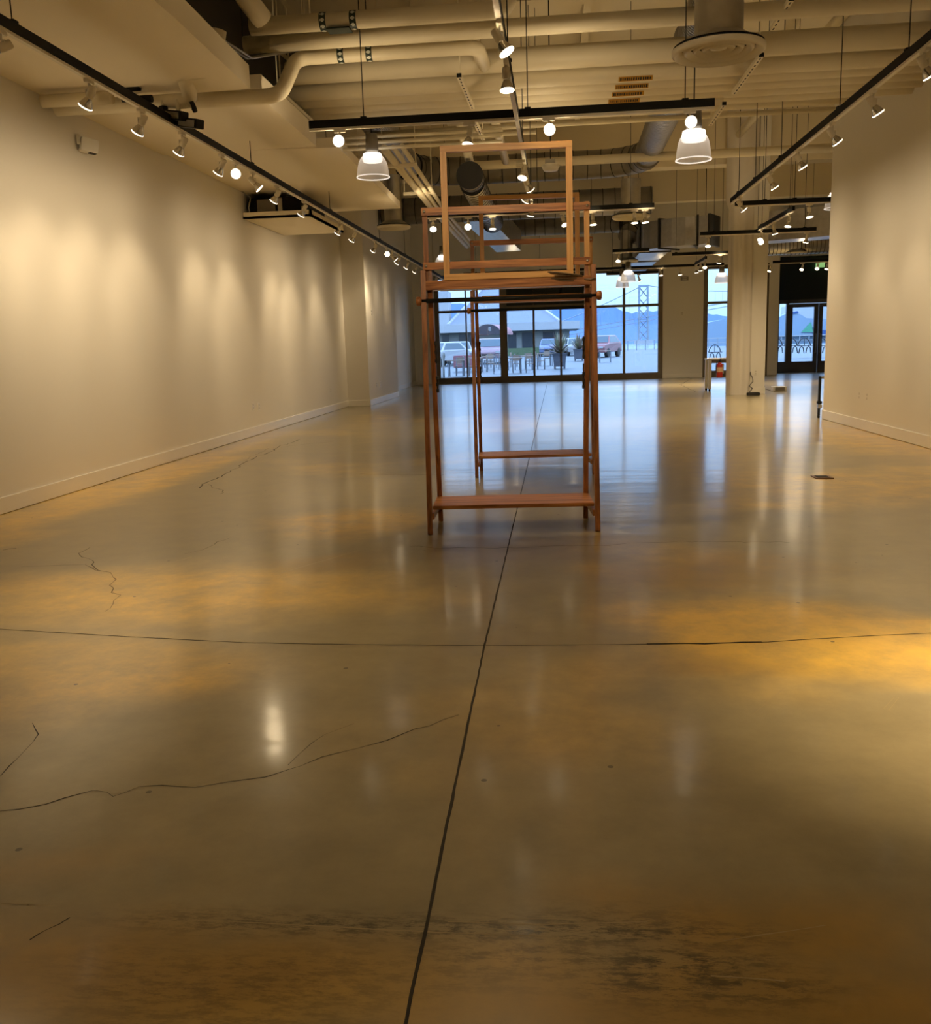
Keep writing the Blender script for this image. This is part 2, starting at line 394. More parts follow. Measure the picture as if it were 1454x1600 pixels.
# ceiling deck with ribs and girders
m = MB(); m.box(-5.6, 12.9, -4.3, 38.5, DECK, DECK + .2); struct(m.build('ceiling', 'ceiling_paint'))
for y, zb, w in ((23.9, 5.47, .5), (14.9, 6.35, .3), (8.2, 6.4, .3), (30.5, 5.6, .4)):
    m = MB(); m.box(-5.3, 4.4 if y < 15 else 12.5, y - w / 2, y + w / 2, zb, DECK); struct(m.build('ceiling_beam', 'ceiling_paint'))
for x in (-1.6, .55, 2.7):
    m = MB(); m.box(x - .06, x + .06, -4, 34.7, 6.62, DECK); struct(m.build('ceiling_rib', 'ceiling_paint'))
# soffit panels hanging along the left wall: each a dropped slab with a fascia
def soffit(name, pts, zb, h, mat='soffit_paint'):
    m = MB(); m.prism(pts, 'z', zb, zb + h); return struct(m.build(name, mat))
soffit('ceiling_soffit_near', [(-5.2, -3.9), (-2.84, -3.9), (-2.885, 7.4), (-2.955, 9.37), (-5.2, 9.45)], 3.9, .22)
soffit('ceiling_soffit_middle', [(-5.2, 9.75), (-2.956, 9.75), (-2.99, 12.03), (-5.2, 12.06)], 3.9, .24)
soffit('ceiling_soffit_far', [(-5.3, 12.06), (-2.77, 12.29), (-2.87, 17.70), (-5.3, 17.80)], 3.93, .12)
m = MB(); m.box(-5.2, -3.15, 9.45, 9.75, 3.98, 4.1); struct(m.build('ceiling_soffit_strip', 'soffit_paint'))
# dark sheet painting in the shadow above the soffits
m = MB(); m.box(-4.6, -4.5, -4, 17.6, 4.25, DECK - .02); struct(m.build('wall_plenum', 'dark_void'))
# wall-hung platform with the air handler
m = MB(); m.box(-5.03, -3.90, 15.12, 17.4, 3.50, 3.535)
for q in ((-5.03, -3.9, 15.12, 15.16), (-3.94, -3.9, 15.12, 17.4)): m.box(q[0], q[1], q[2], q[3], 3.50, 3.60)
o = m.build('equipment_platform', 'soffit_paint'); tag(o, 'beige boxed platform hung high on the left wall under dark equipment', 'platform')
t = thing('air_handler', (-4.55, 15.75, 3.55), 'dark air handler unit sitting on the beige platform high on left wall', 'air handler')
MB().box(-.46, .42, -.4, 1.2, 0, .30, .01).build('casing', 'black_metal', t)
m = MB(); m.box(-.30, -.0, -.43, -.40, .04, .27)
m.build('grille', 'duct_grey', t)
MB().tube([(-.42, -.42, .0), (-.44, -.45, .15), (-.40, -.42, .32)], .012, 8).build('cable', 'track_white', t)
MB().box(.05, .12, -.44, -.40, 0, .28).build('bracket', 'steel', t)

# ------------------------------------------------------------------ window wall
YW = 34.8
def wy(px, py): return at(px, py, y=YW)
ZT = 3.98
m = MB(); m.box(-5.6, 7.93, YW, YW + .3, ZT, DECK)                    # above the openings
m.box(-5.6, -4.53, YW, YW + .3, 0, ZT)                                # left of window
m.box(3.84, 5.28, YW, YW + .3, 0, ZT)                                 # between the windows
m.box(7.58, 7.93, YW, YW + .3, 0, ZT); m.box(7.75, 7.93, YW + .3, 37.1, 0, DECK)
m.box(7.93, 12.9, 37.1, 37.4, 4.35, DECK); m.box(11.6, 12.9, 37.1, 37.4, 0, 4.35)
struct(m.build('wall_window', 'wall_paint'))
baseboard('baseboard_window', (3.84, YW), (5.28, YW), 0, -1)
baseboard('baseboard_window_right', (7.58, YW), (7.93, YW), 0, -1)
baseboard('baseboard_window_left', (-5.3, YW), (-4.53, YW), 0, -1)
def window(name, x0, x1, z0, z1, verts, horiz, y, sill, fw=.14, side=.16, mat='frame_bronze'):
    """one window unit: frame with its bars, and panes as one part"""
    m = MB()
    m.box(x0, x1, y - .06, y + .10, z0, z0 + sill); m.box(x0, x1, y - .06, y + .10, z1 - fw, z1)
    m.box(x0, x0 + side, y - .06, y + .10, z0 + sill, z1 - fw); m.box(x1 - side, x1, y - .06, y + .10, z0 + sill, z1 - fw)
    for x, w in verts: m.box(x - w / 2, x + w / 2, y - .05, y + .08, z0 + sill, z1 - fw)
    for (a, b_, z, h) in horiz: m.box(a, b_, y - .045, y + .07, z - h / 2, z + h / 2)
    o = struct(m.build(name, mat))
    g = MB(); g.box(x0 + .02, x1 - .02, y + .018, y + .026, z0 + .05, z1 - .05); g.build('pane', 'pane_glass', o)
    return o
w1 = window('window_1', -4.53, 3.84, 0, ZT, [(-3.36, .05), (-1.97, .27), (-.85, .075), (.14, .075), (1.28, .27), (2.45, .085)],
            [(-4.4, -2.0, 2.66, .09), (-2.0, 1.3, 2.75, .12), (1.3, 3.7, 2.66, .09)], YW + .1, .23)
MB().box(-1.84, 1.15, YW + .05, YW + .12, 2.8, ZT - .1).build('transom_panel', 'panel_dark', w1)
window('window_2', 5.28, 7.58, 0, ZT, [(6.5, .08)], [(5.4, 7.5, 2.66, .09)], YW + .1, .23)
# entrance doors on the right, set back, under a dark panel
YD = 37.1
def dy(px, py): return at(px, py, y=YD)
xs = [dy(px, 520).x for px in (1215, 1227, 1231.5, 1268, 1272.5, 1277, 1279, 1320)]
zb, zt = 0.0, dy(1255, 468).z
m = MB()
for a, b_ in ((xs[0] - .12, xs[0] + .02), (xs[1], xs[2] - .02)): m.box(a, b_, YD - .06, YD + .1, 0, zt)
m.box(xs[0] - .12, 11.7, YD - .06, YD + .1, zt - .14, zt); m.box(xs[0], xs[1], YD - .06, YD + .1, 0, .42)
d0 = struct(m.build('door_frame', 'door_bronze'))
MB().box(xs[0], xs[1], YD + .0, YD + .01, .4, zt - .1).build('pane', 'pane_glass', d0)
MB().box(xs[0] - .12, 11.7, YD - .02, YD + .08, zt, 4.35).build('transom_panel', 'panel_dark', d0)
def door(name, x0, x1, hside):
    m = MB(); s = .15
    m.box(x0, x0 + s, YD - .04, YD + .04, 0, zt - .15); m.box(x1 - s, x1, YD - .04, YD + .04, 0, zt - .15)
    m.box(x0 + s, x1 - s, YD - .04, YD + .04, .0, .42); m.box(x0 + s, x1 - s, YD - .04, YD + .04, zt - .29, zt - .15)
    o = struct(m.build(name, 'door_bronze'))
    MB().box(x0 + s - .02, x1 - s + .02, YD - .005, YD + .005, .4, zt - .27).build('pane', 'pane_glass', o)
    hx = x1 - .07 if hside > 0 else x0 + .07
    g = MB(); g.tube([(hx, YD - .04, .75), (hx, YD - .10, .75), (hx, YD - .10, 1.45), (hx, YD - .04, 1.45)], .016, 8); g.build('door_handle', 'steel', o)
door('door_1', xs[2] - .02, xs[5] - .01, 1); door('door_2', xs[5] + .01, xs[5] + 1.2, -1)
t = thing('exit_sign', dy(1184.5, 411.5) * 0 + at(1281, 413, y=36.9), 'small green lit sign at top of dark panel above right doors', 'sign')
MB().box(-.16, .16, -.03, .03, -.11, .11, .006).build('face', 'exit_green', t)
MB().box(-.03, .03, -.02, .25, .09, .12).build('bracket', 'steel', t)

# ------------------------------------------------------------------ the wrapped round pillar with its square chase
def column():
    t = struct(bpy.data.objects.new('pillar', None)); COL.objects.link(t); t.location = (4.43, 23.45, 0)
    m = MB(); n = 40; prof = []
    seg = 64
    zs = [0, .04, .18, .45, 1.2, 3.9, 4.15, 4.4, 4.6, DECK]
    rings = []
    for z in zs:
        ring = []
        for k in range(seg):
            a = k * 2 * PI / seg
            r = .295 + .013 * math.cos(8 * a)
            if z < .3: r += (.3 - z) * .09 * max(0, math.cos(7 * a + 1.2)) ** 2
            if z > 4.5: r = .38
            ring.append(m.bm.verts.new((r * math.cos(a), r * math.sin(a) * .92, z)))
        rings.append(ring)
    for a_, b_ in zip(rings, rings[1:]):
        for k in range(seg):
            f = m.bm.faces.new((a_[k], a_[(k + 1) % seg], b_[(k + 1) % seg], b_[k])); f.smooth = True
    m.build('shaft', 'curtain_cloth', t)
    m = MB(); m.box(.17, .60, -.13, .5, 0, DECK); m.build('chase', 'wall_paint', t)
    m = MB(); m.box(.25, .614, -.148, -.13, 0.003, BH + .02); m.build('baseboard', 'trim_paint', t)
column()

# ------------------------------------------------------------------ spotlight prototype, tracks
def lathe_obj(prof, name, mat, parent, seg=20, rot=None):
    m = MB(); m.lathe(prof, seg=seg); o = m.build(name, mat, parent)
    return o
def make_spot():
    t = thing('track_spotlight', (0, 0, 0), 'white track spotlight', 'spotlight')
    MB().box(-.018, .018, -.06, .06, -.028, 0, .004).build('adapter', 'track_white', t)
    m = MB(); m.tube([(0, 0, -.028), (0, 0, -.075)], .011, 10); m.box(-.034, -.028, -.012, .012, -.12, -.07); m.box(.028, .034, -.012, .012, -.12, -.07); m.box(-.034, .034, -.012, .012, -.075, -.068)
    m.build('yoke', 'track_white', t)
    s = MB().lathe([(0, .075), (.024, .073), (.030, .066), (.031, 0), (.028, -.02), (.027, -.022)]).build('socket', 'track_white', t, loc=(0, 0, -.115))
    MB().lathe([(.020, -.018), (.028, -.03), (.040, -.055), (.052, -.085), (.055, -.098), (.053, -.102)]).build('bulb', 'bulb_glass', s)
    MB().lathe([(.053, -.101), (.056, -.098), (.0565, -.105), (.050, -.109)], seg=24).build('rim', 'lamp_rim', s)
    MB().lathe([(0, -.112), (.03, -.111), (.0505, -.1085)], seg=24).build('lens', 'lamp_lens', s)
    return t
SPOT = make_spot(); first_spot = [True]
WARM = (1.0, .765, .46)
NLIGHT = 0
def place_spot(p, aim, label, group, rz=0, power=60, cone=46, blend=1.0, lamp=True, fill=9):
    """a lamp hung at p under a track, its face turned toward the point aim"""
    global NLIGHT
    p = (p[0] * KT, p[1] * KT, p[2]); aim = (aim[0] if abs(aim[0]) > 4.3 else aim[0] * KT, aim[1] * KT, aim[2])
    if p[1] > 13 and aim[2] > .3 and aim[1] < p[1] - 1: power, fill = power * .06, 0
    t = SPOT if first_spot[0] else copy_tree(SPOT)
    first_spot[0] = False
    t.location = p; t.rotation_euler = (0, 0, rz); tag(t, label, 'spotlight', group)
    pivot = Vector(p) + Vector((0, 0, -.115)); d = (Vector(aim) - pivot).normalized()
    q = d.to_track_quat('-Z', 'Y')
    s = [c for c in t.children if c.name.split('.')[0] == 'socket'][0]
    s.rotation_mode = 'QUATERNION'; s.rotation_quaternion = Matrix.Rotation(-rz, 3, 'Z').to_quaternion() @ q
    if lamp:
        ld = bpy.data.lights.new('spot_beam', 'SPOT'); ld.energy = power; ld.color = WARM
        ld.cycles.use_multiple_importance_sampling = False; ld.spot_size = math.radians(cone); ld.spot_blend = blend; ld.shadow_soft_size = .045
        lo = bpy.data.objects.new('spot_beam', ld); COL.objects.link(lo)
        lo.location = pivot + d * .125; lo.rotation_mode = 'QUATERNION'; lo.rotation_quaternion = q
        NLIGHT += 1
        if fill:
            l2 = bpy.data.lights.new('spot_spill', 'SPOT'); l2.energy = fill; l2.color = WARM  # wide second light added per lamp to lift the ambient level
            l2.cycles.use_multiple_importance_sampling = False; l2.spot_size = math.radians(138 if p[1] > 13 and abs(aim[0]) < 4.3 else 150); l2.spot_blend = 1.0; l2.shadow_soft_size = .05
            o2 = bpy.data.objects.new('spot_spill', l2); COL.objects.link(o2)
            o2.location = lo.location
            if not (p[1] > 13 and abs(aim[0]) < 4.3): o2.rotation_mode = 'QUATERNION'; o2.rotation_quaternion = q
        if abs(aim[0]) < 4.3 and p[0] > -3.3 and NLIGHT % 2 == 0:
            l3 = bpy.data.lights.new('bulb_leak', 'SPOT'); l3.energy = 14; l3.color = WARM; l3.cycles.use_multiple_importance_sampling = False  # upward light added at some lamps to brighten the ceiling
            l3.spot_size = math.radians(172); l3.spot_blend = .6; l3.shadow_soft_size = .06
            o3 = bpy.data.objects.new('bulb_leak', l3); COL.objects.link(o3); o3.location = pivot + Vector((0, 0, .02)) - d * .05; o3.rotation_euler = (PI, 0, 0)
    return t
TZ = 3.60
KT = (TZ - H) / 1.95            # the tracks were first laid out for a height of 3.30 m
def make_track(name, a, b, label, rods, z=TZ, group='black lighting tracks'):
    a, b = Vector((a[0] * KT, a[1] * KT, z)), Vector((b[0] * KT, b[1] * KT, z)); mid = (a + b) / 2
    t = thing('lighting_track', mid, label, 'lighting track', group)
    A, B = a - mid, b - mid
    MB().bar(A, B, .045, .075).build('rail', 'black_metal', t)
    dz = Vector((0, 0, -.048)); MB().bar(A + dz, B + dz, .036, .021).build('conductor_strip', 'track_white', t)
    for k, f in enumerate(rods):
        p = A + (B - A) * f
        MB().tube([p + Vector((0, 0, .03)), p + Vector((0, 0, DECK - z))], .005, 6).build('suspension_rod', 'black_metal', t)
        MB().box(p.x - .03, p.x + .03, p.y - .03, p.y + .03, .035, .05).build('clamp', 'black_metal', t)
    return t
UZ = TZ - .0585                                            # underside of the strips
SG = 'white track spotlights'
# long track by the left wall
make_track('T1', (-3.2, .5), (-3.2, 29.3), 'long black lighting track running the length of the left wall', [.149, .178, .33, .45, .58, .68, .84, .92])
T1 = [(3, 78, 1), (141, 150, 0), (222, 195, 0), (286, 233, 0), (347, 263, 0), (369, 274, 2), (396, 287, 3), (433, 306, 0), (475, 328, 0), (531, 356, 0), (553, 367, 0), (586, 387, 0),
      (604, 396, 2), (613, 398, 3), (623, 407, 0), (637, 415, 0), (650, 421, 0), (671, 431, 0), (681, 437, 0), (692, 442, 0)]
T1 = [(at(px, py, x=-3.2).y, k) for px, py, k in T1]
for i, (y, k) in enumerate(T1):
    rz = 0; far_ = .2 if y > 19.5 else 1
    aim = (-4.93, y + .35, 1.75)
    if k == 1: aim = (-4.9, y - .6, 2.7)
    if k == 2: aim = (-1.6, y - 5.5, 1.6)
    if k == 3: aim = (-1.6, y + .6, 1.3)
    w = {0: 28, 1: 22, 2: 7, 3: 34}[k]
    place_spot((-3.2, y, UZ), aim, 'white spotlight, %s from the near end of the long left wall track' % ORD[i], SG, PI / 2 * 0, power=w * far_, cone=70 if k == 0 else 36, fill=16 * far_ if k == 0 else 0)
# lamps of the same track outside the frame that still light the near wall and floor
for y, ax in ((1.2, -4.93), (2.4, -4.93), (3.6, -4.93)):
    place_spot((-3.2, y, UZ), (ax, y + .3, 1.6), 'white spotlight near the camera end of the left wall track, out of view', SG, 0, power=13, cone=60, fill=12)
# nearest cross track
make_track('T2', (-2.13, 8.36), (1.335, 8.36), 'black cross track nearest the camera above the wooden racks', [.14, .55, .93])
for i, (px, py, aim, pw) in enumerate([(531, 216, (-1.4, 1.0, 2.3), 40), (733, 209, (-1.2, 7.6, 0), 75), (857, 194, (.5, 1.0, 2.3), 40), (1077, 185, (1.2, 1.0, 2.3), 40)]):
    x = at(px, py, y=8.36).x
    place_spot((x, 8.36, UZ), aim, 'white spotlight, %s from the left end of the nearest black cross track' % ORD[i], SG, PI / 2, power=pw, cone=30 if pw == 40 else 50, fill=0)
# central lengthwise track
make_track('T3', (-.32, 3.2), (-.32, 14.0), 'black lengthwise track over the middle of the hall above the racks', [.12, .35, .62, .9])
for i, (px, py, aim, pw) in enumerate([(780, 70, (1.4, 5.6, 0), 60), (787, 128, (-.2, 6.4, 0), 50), (822, 271, (-1.0, 9.0, 0), 45), (823, 291, (1.6, 12.6, 0), 45), (823, 300, (.6, 12.0, 0), 40), (823, 309, (-2.4, 13.0, 0), 40), (822, 331, (-.9, 13.4, 0), 40)]):
    y = at(px, py, z=UZ - .15).y / KT
    place_spot((-.32, y, UZ), aim, 'white spotlight, %s from the near end of the middle lengthwise track' % ORD[i], SG, 0, power=pw * 1.0, cone=52, fill=0)
# right wall track
make_track('T4', (2.51, .5), (2.51, 14.1), 'long black lighting track running along the right wall', [.2, .38, .5, .62, .78, .88, .96])
for i, (px, py, aim, pw) in enumerate([(1443, 99, None, 34), (1363, 164, None, 34), (1300, 207, (4.4, 9.3, 1.4), 34), (1247, 256, None, 34), (1204, 290, None, 34), (1156, 323, (4.0, 13.6, 1.3), 34)]):
    y = at(px, py, x=2.51).y
    place_spot((2.51, min(y, 13.9), UZ), aim or (4.4, y + .2, 1.1), 'white spotlight, %s from the near end of the right wall track' % ORD[i], SG, 0, power=pw * .58, cone=60, fill=20)
for y, aim, pw, cn in ((2.7, (1.56, 2.80, 0), 380, 40), (3.75, (1.50, 3.75, 0), 62, 44), (1.4, (4.4, 1.4, 1.2), 40, 52), (2.2, (4.4, 2.4, 1.2), 40, 52)):
    place_spot((2.51, y, UZ), aim, 'white spotlight near the camera end of the right wall track, out of view', SG, 0, power=pw, cone=cn)
place_spot((-3.2, 4.25, UZ), (-1.95, 4.15, 0), 'white spotlight near the camera end of the left wall track, out of view', SG, 0, power=70, cone=50)
for y, aim, pw in ((4.3, (.1, 4.0, 0), 18), (3.4, (-.3, 2.2, 0), 14), (2.9, (.12, 5.94, 2.35), 75)):  # first two lamps added unseen to lift the floor light
    place_spot((-.32, y, UZ), aim, 'white spotlight near the camera end of the middle track, out of view', SG, 0, power=pw, cone=66)
# remaining tracks
make_track('T5', (2.62, 14.42), (4.03, 14.42), 'black cross track ending at the corner of the right wall', [.3, .6])
place_spot((at(1264, 322, y=14.42).x, 14.42, UZ), (3.9, 14.0, 0), 'white spotlight on the cross track ending at the right wall corner', SG, PI / 2, power=60, cone=60)
make_track('T6', (3.645, 15.2), (3.645, 17.7), 'short black lengthwise track hanging in front of the white pillar', [.1, .9])
for i, (y, aim) in enumerate([(15.5, (3.2, 15.2, 0)), (16.5, (4.3, 16.6, 0)), (17.5, (2.9, 16.2, .5))]):
    place_spot((3.645, y, UZ), aim, 'white spotlight, %s from near end of the short track before the pillar' % ORD[i], SG, 0, power=80, cone=60, fill=85)
make_track('T7', (2.68, 18.2), (4.78, 18.2), 'black cross track passing in front of the white pillar', [.12, .5, .9])
for i, (px, aim) in enumerate([(1106, (2.6, 17.2, 0)), (1188, (3.6, 15.6, 1.0)), (1260, (4.7, 18.6, 0))]):
    place_spot((at(px, 370, y=18.2).x, 18.2, UZ), aim, 'white spotlight, %s from the left on the cross track before the pillar' % ORD[i], SG, PI / 2, power=80, cone=60, fill=85)
make_track('T8', (2.65, 22.2), (4.05, 22.2), 'black cross track ending at the left edge of the pillar', [.06, .97])
place_spot((3.72, 22.2, UZ), (3.2, 23.4, 0), 'white spotlight under the cross track ending at the left edge of the pillar', SG, PI / 2, power=80, cone=60, fill=85)
make_track('T9', (3.60, 23.4), (3.60, 25.2), 'short black lengthwise track left of the pillar near the window', [.1, .9])
for i, (y, aim) in enumerate([(23.6, (3.4, 22.0, .6)), (24.3, (4.4, 25.0, 0)), (25.0, (4.6, 25.4, .2))]):
    place_spot((3.60, y, UZ), aim, 'white spotlight, %s from near end of short track left of pillar' % ORD[i], SG, 0, power=80, cone=60, fill=85)
make_track('T10', (-2.5, 25.6), (4.4, 25.6), 'long black cross track in front of the big window wall', [.05, .3, .5, .62, .93])
for i, (px, aim) in enumerate([(800, (-1.0, 22.5, .8)), (892, (.4, 22.4, .8)), (1032, (2.9, 25.0, 0)), (1062, (3.3, 25.4, 0))]):
    place_spot((at(px, 424, y=25.6).x, 25.6, UZ), aim, 'white spotlight, %s from the left on the long track before windows' % ORD[i], SG, PI / 2, power=80, cone=60, fill=85)
make_track('T11', (-1.95, 14.2), (1.43, 14.2), 'black cross track seen right behind the wooden sign frames', [.1, .5, .9])
for i, (px, aim) in enumerate([(676, (-1.4, 11.0, 0)), (731, (-1.2, 10.6, .6)), (769, (-.9, 13.8, 0)), (880, (.9, 12.8, 0)), (926, (.7, 14.0, 0)), (991, (1.2, 14.0, 0)), (1007, (1.6, 14.1, 0))]):
    place_spot((at(px, 345, y=14.2).x, 14.2, UZ), aim, 'white spotlight, %s from the left on the track behind the sign frames' % ORD[i], SG, PI / 2, power=24, cone=50, fill=40)
make_track('T12', (1.43, 27.5), (2.9, 27.5), 'thin black cross track against the sky in the right window bay', [.12, .3])
place_spot((2.35, 27.5, UZ), (2.9, 28.0, 2.0), 'white spotlight under the thin track against the window sky', SG, PI / 2, power=20, cone=60)
make_track('T13', (5.65, 25.6), (7.4, 25.6), 'black cross track in front of the dark panel over the doors', [.25, .55, .85])
for i, (px, aim) in enumerate([(1203, (5.2, 25.0, 0)), (1253, (6.2, 24.0, 0)), (1277, (6.6, 23.5, .4)), (1292, (7.3, 25.0, 0))]):
    place_spot((at(px, 415, y=25.6).x, 25.6, UZ), aim, 'white spotlight, %s from the left on the track before the dark panel' % ORD[i], SG, PI / 2, power=80, cone=60, fill=85)
make_track('T14', (1.22, 20.8), (2.0, 20.8), 'shortest black cross track just right of the rear sign frame', [.7])
place_spot((1.34, 20.8, UZ), (1.1, 19.5, .8), 'white spotlight on the shortest track right of the rear sign frame', SG, PI / 2, power=50, cone=60)

# ------------------------------------------------------------------ bell pendant lamps
def pendant(p, label, dia=.42, rod=True, lit=9):
    x, y, z = p                                            # z is the rim
    t = thing('bell_pendant_lamp', (x, y, z), label, 'pendant lamp', 'ribbed bell pendant lamps')
    R = dia / 2; h = .31
    m = MB(); prof = []
    for k in range(15):
        f = k / 14; prof.append((R * (1 - .18 * f - .62 * f ** 5.0), h * f))
    m.lathe(prof, seg=72)
    for v in m.bm.verts:                                   # vertical ribs
        a = math.atan2(v.co.y, v.co.x); s = 1 + .007 * math.cos(36 * a); v.co.x *= s; v.co.y *= s
    m.build('shade', 'ribbed_acrylic', t)
    m = MB(); m.lathe([(R - .006, .004), (R + .006, .006), (R + .006, -.006), (R - .006, -.004), (R - .006, .004)], seg=48); m.build('rim', 'ring_glow', t)
    m = MB(); m.lathe([(0, h + .22), (.075, h + .22), (.085, h + .02), (.07, h - .01), (0, h - .01)], seg=24); m.build('housing', 'duct_grey', t)
    m = MB(); m.lathe([(0, h - .015), (.115, h - .02), (.13, h - .09), (.12, h - .12), (0, h - .13)], seg=24); m.build('lamp', 'tube_glow', t)
    m = MB(); m.tube([(0, 0, h + .2), (0, 0, DECK - z)], .007, 6); m.build('suspension_rod', 'black_metal', t)
p = at(1083, 250, y=10.4); pendant((p.x, p.y, p.z), 'ribbed bell pendant lamp hanging beyond the right end of the nearest cross track', dia=.365)
p = at(583, 277, y=12.4); pendant((p.x, p.y, p.z), 'ribbed bell pendant lamp hanging beside the soffit edge left of the sign frame')
p = at(981, 440, y=26.6); pendant((p.x, p.y, p.z), 'higher of two overlapping bell pendant lamps before the right window bay', lit=5)
p = at(972, 449, y=27.9); pendant((p.x, p.y, p.z), 'lower of two overlapping bell pendant lamps before the right window bay', dia=.38, lit=5)
p = at(1127, 442, y=30.0); pendant((p.x, p.y, p.z), 'bell pendant lamp half hidden by the left edge of the pillar', lit=5)
p = at(1297, 326, y=19.0); pendant((p.x + .1, p.y, p.z), 'bell pendant lamp half hidden behind the corner of the right wall', lit=5)
p = at(692, 418, y=24.0); pendant((p.x, p.y, p.z), 'unlit pale bell pendant lamp seen through left part of the front rack', lit=0)

# ------------------------------------------------------------------ pipes
def pipe(pts, r, label, cat='pipe', group=None, name='overhead_pipe', mat='pipe_paint', bend=.0, seg=14):
    pts = [Vector(p) for p in pts]; path = [pts[0]]
    for a, b_, c in zip(pts, pts[1:], pts[2:]):
        if bend:
            d1 = (a - b_).normalized(); d2 = (c - b_).normalized()
            k = min(bend, (a - b_).length * .45, (c - b_).length * .45)
            p0, p2 = b_ + d1 * k, b_ + d2 * k
            for i in range(7):
                f = i / 6; path.append(p0 * (1 - f) ** 2 + b_ * 2 * f * (1 - f) + p2 * f * f)
        else: path.append(b_)
    path.append(pts[-1])
    m = MB(); m.tube(path, r, seg); o = m.build(name, mat); tag(o, label, cat, group)
    return o
PG = 'beige painted ceiling pipes'
def level(px, py, y, x2, r, label, x1=None):
    p = at(px, py, y=y); x1 = p.x if x1 is None else x1
    return pipe([(x1, y, p.z), (x2, y, p.z)], r, label, group=PG), p.z
# bundle of five parallel pipes behind one fat pipe
BY = [11.28 + .32 * k for k in range(5)]
zb0 = at(760, 96, y=10.9).z
pipe([(-3.0, 10.9, zb0), (4.42, 10.9, zb0)], .125, 'fattest beige ceiling pipe, just before the five pipes with amber labels', group=PG)
for i, y in enumerate(BY):
    z = zb0 - .10
    o = pipe([(-3.2, y, z), (4.42, y, z)], .105, 'beige ceiling pipe with amber label, %s of five counted from the fat pipe' % ORD[i], group=PG)
    lx = at(992 - i * 6, 116 + i * 7, y=y).x
    a = .95; u = Vector((0, -math.cos(a), -math.sin(a))); c0 = Vector((0, y, z)) + u * .1055; random.seed(i)
    lb = MB().bar(c0 + Vector((lx - .19, 0, 0)), c0 + Vector((lx + .19, 0, 0)), .062, .003, up=u).build('label_strip', 'amber_label', o)
    m = MB(); x = lx - .175; c0 = c0 + u * .002
    while x < lx + .165:
        w = random.uniform(.008, .022); m.bar(c0 + Vector((x, 0, 0)), c0 + Vector((x + w, 0, 0)), random.uniform(.03, .04), .002, up=u); x += w + random.uniform(.006, .012)
    m.build('lettering', 'grille_dark', lb)
# trapeze channels carrying the bundle
def strut(px0, py0, px1, py1, z, label):
    a = at(px0, py0, z=z); b_ = at(px1, py1, z=z); L = (b_ - a).length
    t = thing('strut_channel', (a + b_) / 2, label, 'strut channel', 'slotted strut channels under the pipes'); A = a - (a + b_) / 2; B = -A
    MB().bar(A, B, .05, .04).build('channel', 'pipe_paint', t)
    m = MB(); n = max(3, int(L / .12))
    for k in range(n):
        c = A + (B - A) * ((k + .5) / n); d = (B - A).normalized() * .03
        m.bar(c - d + Vector((0, 0, -.0205)), c + d + Vector((0, 0, -.0205)), .014, .002)
    m.build('slots', 'grille_dark', t)
    m = MB(); m.bar(A - (B - A).normalized() * .012, A, .05, .04); m.build('end_cap', 'black_metal', t)
    m = MB()
    for f in (.06, .94):
        c = A + (B - A) * f; m.tube([c, c + Vector((0, 0, DECK - z))], .006, 6)
    m.build('rods', 'pipe_paint', t)
zs_ = zb0 - .235
strut(430, 138, 487, 190, zs_, 'slotted channel under the left end of the five pipe bundle')
strut(717, 118, 738, 168, zs_, 'slotted channel under the middle of the five pipe bundle')
strut(1189, 86, 1146, 145, zs_, 'slotted channel under the right part of the five pipe bundle')
strut(1131, 162, 1109, 194, zs_ - .05, 'short slotted channel just right of the nearest cross track')
strut(1236, -2, 1206, 45, zs_ + .25, 'slotted channel at the top edge near the round ceiling diffuser')
strut(741, 188, 755, 217, zs_ - .05, 'slotted channel above the top rail of the tall sign frame')
# three pipes in front
za = at(650, 28, y=9.5).z
o1 = pipe([(-2.95, 9.5, za + .02), (-.42, 9.5, za + .02), (-.42, 9.5, DECK)], .082, 'beige pipe with two dark bands nearest the top edge of photo', group=PG, bend=.12)
zb1 = at(727, 48, y=9.9).z
o2 = pipe([(-3.15, 9.9, zb1), (4.42, 9.9, zb1)], .085, 'long beige pipe crossing the whole hall between the two banded pipes', group=PG)
p0 = at(430, 150, y=9.6); zc = at(600, 82, y=10.15).z; pe = at(745, 72, y=10.15)
o3 = pipe([(-4.85, 9.6, p0.z), (p0.x + .05, 9.6, p0.z), (at(463, 97, y=10.15).x, 10.15, zc), (pe.x, 10.15, zc), (pe.x + .02, 10.9, zc + .02)], .075,
          'beige pipe with two dark bands rising diagonally from the soffit edge', group=PG, bend=.16)
def bands(o, xs_, y, z, r):
    for x in xs_:
        m = MB(); m.tube([(x - .033, y, z), (x + .033, y, z)], r + .002, 16, cap=False); b_ = m.build('marker_band', 'green_black', o)
        m = MB()
        for a in (-.6, .1, .8, 1.5):                        # white arrows on the band
            c = Vector((x, y - (r + .0035) * math.cos(a), z - (r + .0035) * math.sin(a))); u = Vector((0, -math.cos(a), -math.sin(a)))
            m.bar(c + Vector((-.022, 0, 0)), c + Vector((.022, 0, 0)), .016, .002, up=u); m.bar(c + Vector((-.008, 0, 0)), c + Vector((.012, 0, 0)), .032, .002, up=u)
        m.build('arrow_marks', 'white_mark', b_)
bands(o1, [at(506, 39, y=9.5).x, at(553, 37, y=9.5).x], 9.5, za + .02, .082)
MB().box(at(512, 44, y=9.5).x, at(548, 44, y=9.5).x, 9.42, 9.58, za - .072, za - .06).build('marker_strip', 'green_black', o1)
bands(o3, [at(533, 84, y=10.15).x, at(577, 79, y=10.15).x], 10.15, zc, .075)
